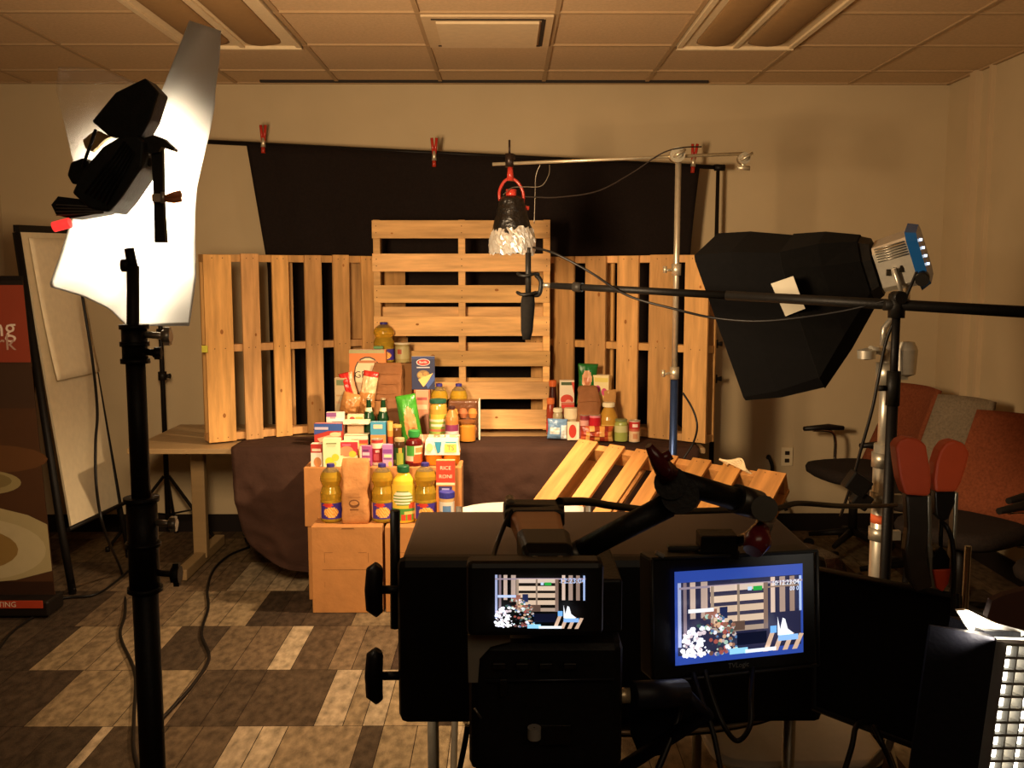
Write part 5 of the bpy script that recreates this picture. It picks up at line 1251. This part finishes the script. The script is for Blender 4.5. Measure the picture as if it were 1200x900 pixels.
# white folding chairs
def folding_chair(label, x, y, rz, drop=0):
    t = thing('folding_chair', label, 'chair', (x, y, 0), rz, group='white folding chairs'); Mx = PM[t.name]
    def fin(nm, mb, mt, **k): mb.bm.transform(Mx); return finish(nm, mb, mt, t, **k)
    def rr(hx, hy, z, e=.35): return [Vector((hx * abs(math.cos(q)) ** e * (1 if math.cos(q) > 0 else -1), hy * abs(math.sin(q)) ** e * (1 if math.sin(q) > 0 else -1), z)) for q in [(k + .5) / 32 * 6.2832 for k in range(32)]]
    mb = MB('cfc9bc'); mb.rings([rr(.21, .20, .435), rr(.222, .212, .44), rr(.222, .212, .452), rr(.21, .20, .458)]); fin('seat', mb, 'plastic')
    mb = MB('d8d2c4'); mb.grid(lambda u, v: Vector(((u - .5) * .42, .215 + .03 * v + .03 * (1 - (2 * u - 1) ** 2), .60 - drop + .21 * v - .012 * (2 * u - 1) ** 4)), 12, 6); fin('backrest', mb, 'plastic', solid=.015)
    for s in (-1, 1):
        mb = MB('8f8a80'); mb.tube([(s * .225, .25, .80 - drop), (s * .225, .19, .50), (s * .225, -.22, .012)], .011, seg=8); fin('leg', mb, 'metal')
        mb = MB('8f8a80'); mb.tube([(s * .205, -.12, .44), (s * .205, .26, .012)], .011, seg=8); fin('leg', mb, 'metal')
    return t
folding_chair('white folding chair behind the black case, only the top of its back showing', .06, 3.075, 0)
folding_chair('white folding chair at lower right, its seat showing under the black flag', .705, 2.40, R(-90), .07)

# black flag on a chrome rod
Fq = [W(955, 667, 1.78), W(1121, 699, 1.46), W(1121, 893, 1.46), W(955, 830, 1.78)]
t = thing('black_flag', 'large black cloth flag panel right of the small monitor', 'flag', (Fq[0] + Fq[1]) / 2)
nF = (Fq[1] - Fq[0]).cross(Fq[3] - Fq[0]).normalized()
if nF.y < 0: nF = -nF
mb = MB('0b0b10'); mb.slab(Fq, nF * .008); finish('cloth_panel', mb, 'fabric', t)
mb = MB('131316'); mb.tube(Fq + [Fq[0]], .007, seg=8); finish('wire_frame', mb, 'black', t)
rx = W(1119, 760, 1.45)
mb = MB('8a857c'); mb.cyl((rx.x + .012, rx.y, .012), (rx.x + .012, rx.y, W(1119, 640, 1.45).z), .005, seg=10); mb.cyl((rx.x + .012, rx.y, .0), (rx.x + .012, rx.y, .014), .12, .10, seg=20); finish('rod', mb, 'chrome', t)

# big spring clamp on the flag
YK = 1.36
t = thing('spring_clamp', 'large metal spring clamp with two orange-red grips pointing up', 'clamp', W(1092, 690, YK))
mb = MB('c8502c'); plate(mb, [(1050, 523), (1055, 516), (1064, 513), (1078, 515), (1086, 522), (1089, 540), (1092, 562), (1091, 579), (1086, 582), (1061, 580), (1055, 562), (1052, 542)], YK - .012, .026); finish('handle_grip', mb, 'plastic', t, bevel=.004)
mb = MB('d2542c'); plate(mb, [(1095, 562), (1097, 543), (1102, 528), (1109, 519), (1120, 516), (1131, 520), (1137, 531), (1133, 548), (1127, 566), (1121, 577), (1096, 577)], YK - .012, .026); finish('handle_grip', mb, 'plastic', t, bevel=.004)
mb = MB('4a443c'); plate(mb, [(1062, 580), (1088, 581), (1090, 620), (1086, 650), (1094, 688), (1076, 694), (1066, 680), (1061, 645), (1064, 620)], YK, .018); finish('metal_arm', mb, 'metal', t, bevel=.003)
mb = MB('2a2622'); plate(mb, [(1096, 576), (1120, 576), (1119, 590), (1112, 608), (1104, 612), (1097, 604)], YK - .002, .016)
plate(mb, [(1119, 577), (1124, 577), (1122, 625), (1118, 690), (1113, 690), (1117, 625)], YK, .016, '8f8876'); plate(mb, [(1087, 581), (1092, 581), (1093, 640), (1098, 690), (1092, 690), (1087, 640)], YK, .016, '8f8876')
finish('metal_arm', mb, 'metal', t, bevel=.002)
mb = MB('1c1a18'); plate(mb, [(1102, 640), (1108, 645), (1113, 655), (1112, 668), (1094, 668), (1094, 655), (1098, 645)], YK - .004, .018); mb.tube([W(1103, 608, YK), W(1102, 645, YK)], .003, seg=6); finish('spring_boss', mb, 'metal', t)
mb = MB('b03a1e'); plate(mb, [(1094, 668), (1115, 667), (1112, 684), (1105, 694), (1098, 690)], YK - .006, .022); finish('jaw_pad', mb, 'plastic', t, bevel=.002)
cable('black cable curling down from the big spring clamp handle', [W(1103, 612, YK - .01), W(1110, 618, YK - .02), W(1116, 635, YK - .02), W(1118, 665, YK - .02), W(1117, 700, YK - .02), W(1117, 760, YK - .03)], .0035)

# fluorescent egg-crate fixture, lower right
O = W(1171, 752, 1.00); Dn = (W(1149, 905, .99) - O); Dn_l = Dn.length; Dn.normalize(); Rt = (W(1265, 742, 1.03) - O); Rt = (Rt - Dn * Rt.dot(Dn)).normalized()
Nf = Rt.cross(Dn).normalized()
if Nf.y > 0: Nf = -Nf
LEN, WID = .42, .11
t = thing('fluorescent_fixture', 'glowing fluorescent fixture with a silver egg-crate louvre at the lower right corner', 'lamp', O)
def Lp(u, v, n=0): return O + Rt * u + Dn * v + Nf * n
mb = MB('0c0c10'); mb.hexa([Lp(-.004, -.006, -.07), Lp(WID, -.006, -.07), Lp(WID, LEN, -.07), Lp(-.004, LEN, -.07), Lp(-.004, -.006, -.018), Lp(WID, -.006, -.018), Lp(WID, LEN, -.018), Lp(-.004, LEN, -.018)]); finish('housing', mb, 'black', t)
mb = MB('0c0c12'); mb.hexa([Lp(-.045, .0, -.055), Lp(-.004, -.004, -.02), Lp(-.004, LEN, -.02), Lp(-.045, LEN, -.055), Lp(-.045, 0, -.052), Lp(-.004, -.004, .0), Lp(-.004, LEN, .0), Lp(-.045, LEN, -.052)]); finish('side_door', mb, 'black', t)
for k in range(3):
    mb = MB('fff6e4'); mb.cyl(Lp(.014 + k * .032, .004, -.0075), Lp(.014 + k * .032, LEN - .01, -.0075), .0095, seg=12); finish('fluorescent_tube', mb, 'tube', t)
mb = MB('6a675f')
nr = 30
for k in range(nr + 1):
    v = LEN * k / nr; mb.hexa([Lp(0, v - .0008, -.006), Lp(WID, v - .0008, -.006), Lp(WID, v + .0008, -.006), Lp(0, v + .0008, -.006), Lp(0, v - .0014, .010), Lp(WID, v - .0014, .010), Lp(WID, v + .0014, .010), Lp(0, v + .0014, .010)])
for k in range(8):
    u_ = WID * k / 7; mb.hexa([Lp(u_ - .0008, 0, -.006), Lp(u_ + .0008, 0, -.006), Lp(u_ + .0008, LEN, -.006), Lp(u_ - .0008, LEN, -.006), Lp(u_ - .0008, 0, .0105), Lp(u_ + .0008, 0, .0105), Lp(u_ + .0008, LEN, .0105), Lp(u_ - .0008, LEN, .0105)])
finish('egg_crate_louvre', mb, 'matte', t)
mb = MB('efeae0'); mb.hexa([Lp(.0, .0, -.0178), Lp(WID, .0, -.0178), Lp(WID, LEN, -.0178), Lp(0, LEN, -.0178), Lp(0, 0, -.0172), Lp(WID, 0, -.0172), Lp(WID, LEN, -.0172), Lp(0, LEN, -.0172)]); finish('reflector', mb, 'matte', t)
mb = MB('f4eee0'); plate(mb, [(1122, 716), (1134, 715), (1148, 722), (1166, 730), (1196, 738), (1205, 742), (1188, 750), (1172, 752), (1163, 763), (1150, 752), (1134, 736)], 1.03, .006); finish('reflector_flap', mb, 'matte', t)
area('flap_fill_light', W(1152, 740, 1.0), (-.05, 1, -.05), .03, .02, .16, (1, .9, .75), 110)  # added lamp that whitens the reflector flap, not a part of the fixture
mb = MB('3d2015'); plate(mb, [(1163, 704), (1178, 697), (1215, 688), (1215, 742), (1196, 738), (1170, 731), (1157, 724)], 1.0, .01); finish('brown_flap', mb, 'matte', t)

# ---- tripod and camcorder
t = thing('tripod', 'black camera tripod with a silver-tipped pan handle under the camcorder', 'tripod', (W(640, 900, 1.08).x, 1.1, 0))
tx, ty = PM[t.name].translation.x, 1.1
zt_ = W(640, 905, 1.08).z
mb = MB('0d0c0b'); mb.box((tx, ty, zt_ - .03), (.13, .13, .05)); mb.lathe([(.06, -.14), (.075, -.12), (.075, -.06), (.05, -.05)], (tx, ty, zt_), seg=24); finish('fluid_head', mb, 'black', t, bevel=.006)
for k in range(3):
    a = 1.57 + k * 2.094; d = Vector((math.cos(a), math.sin(a), 0)); mb = MB('0d0c0b')
    for s in (-1, 1):
        q = Vector((-d.y, d.x, 0)) * .022 * s; mb.tube([Vector((tx, ty, zt_ - .12)) + d * .05 + q, Vector((tx, ty, .35)) + d * .32 + q], .011, seg=8)
    mb.tube([Vector((tx, ty, .50)) + d * .26, Vector((tx, ty, .012)) + d * .45], .012, seg=8); finish('leg', mb, 'black', t)
mb = MB('c0b090'); a = W(722, 815, 1.02); b = W(738, 815, 1.02); mb.cyl(a, b, .0085, seg=12); finish('handle_tip', mb, 'metal', t)
mb = MB('0e0f1a'); mb.cyl(b, W(800, 812, 1.06), .0155, seg=16); mb.tube([W(800, 812, 1.06), W(830, 835, 1.08), Vector((tx + .06, ty + .02, zt_ - .04))], .009, seg=8); finish('pan_handle', mb, 'plastic', t)

t = thing('camcorder', 'black video camera on the tripod with a wooden top handle and a small lit screen', 'video camera', (W(640, 900, 1.05).x, 1.08, zt_))
mb = MB('0d0c0c'); A0 = W(549, 752, 1.0); A1 = W(729, 905, 1.0)
mb.box(((A0.x + A1.x) / 2, 1.09, (A0.z + A1.z) / 2), (A1.x - A0.x, .18, A0.z - A1.z)); finish('body', mb, 'black', t, bevel=.010)
mb = MB('6a655a'); plate(mb, [(548, 745), (556, 740), (598, 742), (598, 752), (575, 758), (562, 772), (560, 800), (549, 800)], .99, .006); finish('side_plate', mb, 'matte', t)
mb = MB('111010')
for (x_, y_, w_, h_) in ((585, 780, 16, 8), (612, 780, 16, 8), (640, 780, 16, 8), (668, 780, 16, 8), (590, 805, 10, 22), (650, 860, 40, 26)):
    mb = MB('111010'); p = W(x_, y_, .995); mb.box(p, (w_ / 1144, .006, h_ / 1144)); finish('button', mb, 'gloss', t, bevel=.001)
mb = MB('75716a'); mb.lathe([(.001, 0), (.008, .0), (.008, .012), (.001, .012)], W(626, 865, .985) , seg=14, cap=False, sx=.9); finish('joystick', mb, 'matte', t)
mb = MB('2f3036'); mb.tube([W(570, 798, .993), W(720, 796, .993)], .0014, seg=5); mb.tube([W(556, 830, .993), W(564, 842, .993)], .0015, seg=5, col='6a665c'); finish('trim_line', mb, 'metal', t)
mb = MB('0c0b0b'); p = W(627, 702, .965); mb.box(p + Vector((0, .012, 0)), (160 / 1144, .03, 90 / 1144)); mb.box(p + Vector((.0, .07, -.03)), (.05, .09, .03)); finish('screen_housing', mb, 'plastic', t, bevel=.006)

def screen_art(fn, mb, ui=True):
    A_ = BArt(mb, fn); A_.k = .0004
    # dark backdrop and picture area
    A_.rect(0, 0, 1, 1, '2a4498' if ui else '101018')
    y0, y1 = (.10, .88) if ui else (0, 1)
    def r(a, b, c, d, col): A_.rect(a, y0 + (y1 - y0) * b, c, y0 + (y1 - y0) * d, col)
    def p(pts, col): A_.pl([(u, y0 + (y1 - y0) * v) for u, v in pts], col)
    r(.02, 0, .98, 1, '22233c' if ui else '1c1820')
    for a, b, c in ((.02, .045, '9aa4c8'), (.06, .085, '7a6a70'), (.11, .15, 'b8a294'), (.19, .24, 'a89488'), (.73, .765, 'c8b0a0'), (.80, .845, '9a8478'), (.88, .92, '8a7468'), (.955, .975, '9ab0dc')): r(a, .12 if a < .1 else .5, b, 1, c)
    r(.02, .92, .98, .95, '8f8290'); r(.70, .86, .95, .88, '8a7464')
    for b, d, c in ((.86, .94, 'cdb8a8'), (.71, .80, 'd8c0a8'), (.57, .66, 'c8b098'), (.43, .52, 'ccb49c'), (.30, .37, 'a08c7c')): r(.25, b, .69, d, c)
    r(.45, .36, .47, .95, '8a7868'); r(.655, .30, .69, .95, '7a6458'); r(.245, .40, .27, .95, '9a8674')
    r(.20, .52, .29, .64, '8a5a4c'); r(.31, .50, .37, .66, '20284c'); r(.29, .36, .34, .50, '2a6a4a'); r(.36, .32, .50, .45, '5a463c')
    rs = random.Random(4)
    for _ in range(230):
        u = rs.uniform(.02, .43); top = .30 + .30 * math.exp(-((u - .26) / .16) ** 2); v = rs.uniform(.02, top); s = rs.uniform(.006, .016)
        left = u < .22 and v < .40
        c = rs.choice(['f4f6ff', 'ffffff', 'e8ecff', 'd8c8d0']) if left else rs.choice(['b8a8a8', 'e0e4f0', '9a5048', '50709a', 'c8a080', '40605a', '8a6050', '303848', '6a4a44', 'a0c0b0'])
        A_.ell(u, y0 + (y1 - y0) * v, s * 1.2, s * 1.7, c, 7); A_.k -= .00039
    r(.43, .12, .66, .29, '0c1024')
    for q in range(5): p([(.63 + .075 * q, 0), (.67 + .075 * q, 0), (.725 + .075 * q, .27 - .02 * q), (.69 + .075 * q, .28 - .02 * q)], 'c8a890') if .725 + .075 * q < .98 else None
    p([(.74, .22), (.74, .48), (.76, .30), (.78, .46), (.80, .44), (.82, .30), (.86, .24), (.86, .20)], 'f0f6ff'); r(.68, .26, .73, .36, '70b0f0'); r(.74, .14, .90, .22, '8ab8f0')
    r(.36, .02, .50, .10, '90d0f0'); r(.48, .02, .72, .07, 'e8f4ff')
    r(.05, .64, .24, .69, 'b8ccf8' if not ui else 'f4f8ff')
    r(.50, .89, .53, .94, 'b8d8f8'); r(.54, .885, .61, .945, '2aa040')
    A_.k += .0003
def bil(c):
    def fn(u, v, off):
        n = (c[1] - c[0]).cross(c[3] - c[0]).normalized()
        if n.y > 0: n = -n
        return c[0].lerp(c[1], u).lerp(c[3].lerp(c[2], u), v) + n * off
    return fn
c4 = [W(578, 731, .9635), W(688, 731, .9635), W(688, 673, .9635), W(578, 673, .9635)]
mb = MB(); screen_art(bil(c4), mb, ui=False)
p = bil(c4)(.84, .90, .006); mb.text('12:23:04', Matrix(((1, 0, 0, p.x), (0, 0, -1, p.y), (0, 1, 0, p.z), (0, 0, 0, 1))), .0075, 'b0c8f8')
finish('lit_screen', mb, 'screen', t, normals=False)
# top handle
mb = MB('b87c46'); a = W(626, 606, 1.16); b = W(641, 652, 1.0)
f = a - b; L_ = f.length
def hr(c, hw, hh): return [c + Vector((hw * x, 0, hh * y)) for x, y in ((-1, -.7), (-.8, -1), (.8, -1), (1, -.7), (1, .7), (.8, 1), (-.8, 1), (-1, .7))]
mb.rings([hr(b, .024, .010), hr(b.lerp(a, .5), .0265, .012), hr(a, .031, .012)], smooth=False); finish('wooden_handle', mb, 'table', t, bevel=.002)
mb = MB('0f0d0c'); mb.rings([hr(b + Vector((0, -.014, -.004)), .024, .010), hr(b + Vector((0, -.002, .001)), .027, .014), hr(b.lerp(a, .28) + Vector((0, 0, .002)), .029, .016)], smooth=False)
finish('front_cap', mb, 'plastic', t, bevel=.002); mb = MB('0f0d0c')
mb.rings([hr(a + Vector((0, -.02, .002)), .036, .011), hr(a + Vector((-.002, .02, .006)), .036, .012)], smooth=False)
mb.tube([a + Vector((-.036, 0, .005)), a + Vector((.036, 0, .002))], .0135, seg=12); finish('grip_rubber', mb, 'plastic', t, bevel=.002)
mb = MB('8a8478'); 
for s in (-1, 1): mb.tube([b + Vector((s * .013, -.016, .004)), b + Vector((s * .013, -.028, -.008))], .0035, seg=8)
mb.tube([a + Vector((-.028, .0, .014)), a + Vector((-.030, .02, .018))], .006, seg=8); finish('screws', mb, 'metal', t)
mb = MB('0f0e0d'); mb.tube([b + Vector((0, .01, -.008)), W(641, 690, 1.02), W(641, 760, 1.04)], .014, seg=8); mb.tube([a + Vector((0, .0, -.01)), Vector((a.x, 1.17, A0.z - .01))], .012, seg=8); mb.box((W(690, 690, 1.05).x - .01, 1.09, A0.z + .028), (.09, .12, .06)); finish('handle_post', mb, 'black', t, bevel=.003)

# ---- 7 inch monitor on the articulated arm
c4 = [W(791, 780, 1.12), W(941, 764, 1.18), W(940, 660, 1.18), W(790, 670, 1.12)]
fq = [W(765, 800, 1.115), W(959, 779, 1.185), W(957, 645, 1.185), W(764, 655, 1.115)]
t = thing('field_monitor', 'small field monitor with a bright blue-edged picture on an articulated arm', 'monitor', fq[0].lerp(fq[1], .5))
nM = (fq[1] - fq[0]).cross(fq[3] - fq[0]).normalized()
if nM.y < 0: nM = -nM
mb = MB('12110f'); mb.slab([p + nM * .0015 for p in fq], nM * .035); finish('bezel', mb, 'plastic', t, bevel=.004)
mb = MB('1f1e1c')
for a, b in ((0, 1), (1, 2), (2, 3), (3, 0)): mb.tube([fq[a] - nM * .0005, fq[b] - nM * .0005], .0022, seg=6)
mb.tube([fq[3] + Vector((.004, 0, .008)), fq[3] + Vector((.014, 0, .003))], .003, seg=6, col='8a857a'); finish('bezel_rim', mb, 'plastic', t)
mb = MB(); fn = bil(c4); screen_art(fn, mb, ui=True)
def textm(fnq, u, v, off, ex, ez):
    p = fnq(u, v, off); n = ex.cross(ez); return Matrix(((ex.x, ez.x, n.x, p.x), (ex.y, ez.y, n.y, p.y), (ex.z, ez.z, n.z, p.z), (0, 0, 0, 1)))
ex = (c4[1] - c4[0]).normalized(); ez = (c4[3] - c4[0]); ez = (ez - ex * ez.dot(ex)).normalized()
mb.text('10:12:23:04', textm(fn, .80, .845, .016, ex, ez), .0085, 'e8f2ff'); mb.text('00 0', textm(fn, .87, .775, .016, ex, ez), .0075, 'c8dcff')
finish('lit_screen', mb, 'screen', t, normals=False)
mb = MB('6a675f'); fb = bil(fq); mb.text('TVLogic', textm(fb, .50, .075, .0015, ex, ez), .009, '6a675f'); finish('maker_lettering', mb, 'plastic', t, normals=False)
mb = MB('121110'); p = W(840, 634, 1.16); mb.box(p, (.045, .035, .022)); mb.box(p + Vector((-.035, -.0, -.008)), (.05, .012, .006), '3a3732'); mb.box(p + Vector((.0, 0, -.014)), (.05, .03, .012)); finish('shoe_mount', mb, 'black', t, bevel=.002)
# articulated arm
t = thing('articulated_arm', 'black articulated arm with dark red locking levers holding the small monitor', 'arm', W(680, 655, 1.05))
E1 = W(783, 592, 1.03); E0 = W(668, 652, 1.06); E2 = W(886, 592, 1.08)
mb = MB('0f0e0d'); mb.cyl(E0.lerp(E1, .12), E1, .0125, .0135, seg=16); finish('lower_link', mb, 'black', t)
mb = MB('0f0e0d'); mb.cyl(W(786, 562, 1.02), E2, .0125, .013, seg=16); finish('upper_link', mb, 'black', t)
mb = MB('3c3a34'); mb.cyl(E0.lerp(E1, .0), E0.lerp(E1, .12), .0135, seg=16); finish('base_collar', mb, 'metal', t); mb = MB('3c3a34'); mb.cyl(W(862, 584, 1.065), W(888, 592, 1.08), .0165, seg=16); mb.cyl(W(896, 596, 1.05), W(896, 596, 1.10), .0145, seg=16); finish('end_joint', mb, 'metal', t)
mb = MB('121110'); mb.cyl(W(786, 566, 1.0), W(786, 566, 1.045), .0175, seg=20); mb.cyl(W(797, 580, 1.0), W(797, 580, 1.05), .020, seg=20); finish('elbow_joint', mb, 'black', t)
mb = MB('4a1418'); mb.tube([W(783, 556, 1.0), W(772, 540, .99), W(760, 522, .985)], .007, seg=8, radii=[.012, .009, .004]); mb.tube([W(772, 540, .99), W(786, 532, .99)], .006, seg=8); finish('locking_lever', mb, 'gloss', t)
mb = MB('9a9080'); mb.cyl(W(900, 606, 1.07), W(892, 622, 1.08), .010, seg=10); mb.lathe([(.001, -.008), (.010, 0), (.001, .008)], W(890, 618, 1.075), seg=12, cap=False); finish('ball_clamp', mb, 'metal', t)
mb = MB('5a161c'); mb.tube([W(893, 616, 1.07), W(888, 632, 1.06), W(882, 646, 1.05)], .012, seg=10, radii=[.008, .016, .011]); mb.tube([W(893, 622, 1.09), W(866, 634, 1.15)], .007, seg=8, col='121110'); finish('locking_lever', mb, 'gloss', t)

# pouch and loops hanging under the monitor
mb = MB('0c0c12'); p = W(765, 845, 1.12); mb.lathe([(.001, -.045), (.018, -.038), (.027, -.015), (.030, .01), (.027, .03), (.001, .034)], p, seg=20, sy=.6, cap=False); 
one('cable_pouch', mb, 'fabric', 'small black rounded pouch hanging beside the pan handle', 'pouch', p)
cable('black cable loop hanging below the small monitor', [W(826, 785, 1.14), W(834, 815, 1.12), W(848, 850, 1.1), W(864, 868, 1.1), W(879, 850, 1.1), W(880, 815, 1.12), W(882, 782, 1.16)], .0032)
cable('black cable dropping straight from the small monitor past the table edge', [W(812, 788, 1.13), W(822, 820, 1.1), W(836, 860, 1.08), W(846, 910, 1.06)], .0032)
cable('black cable falling left of the pouch to the tripod', [W(800, 800, 1.12), W(795, 840, 1.1), W(780, 880, 1.08), W(765, 915, 1.06)], .004)
cable('black cable dropping from the flag over the white chair seat, left one', [W(1020, 846, 1.62), W(1004, 850, 1.60), W(998, 875, 1.58), W(986, 915, 1.56)], .005)
cable('black cable dropping from the flag over the white chair seat, right one', [W(1024, 850, 1.61), W(1032, 868, 1.59), W(1042, 890, 1.58), W(1052, 920, 1.56)], .005)
cable('black strap hanging from the top handle of the camcorder', [W(600, 598, 1.14), W(590, 618, 1.12), W(580, 645, 1.08), W(576, 662, 1.04)], .0028)
cable('thick black cable stretched from the camcorder handle to the boom stand', [W(655, 588, 1.17), W(690, 588, 1.25), W(720, 593, 1.35), W(780, 599, 1.5), W(850, 598, 1.65), W(905, 597, 1.75), W(935, 590, 1.82), W(985, 593, 1.95), W(1030, 593, 2.3), W(1050, 592, 2.58)], .0055)
cable('black cable at lower left of the camcorder', [W(548, 850, 1.12), W(545, 870, 1.12), W(538, 905, 1.12)], .0035)
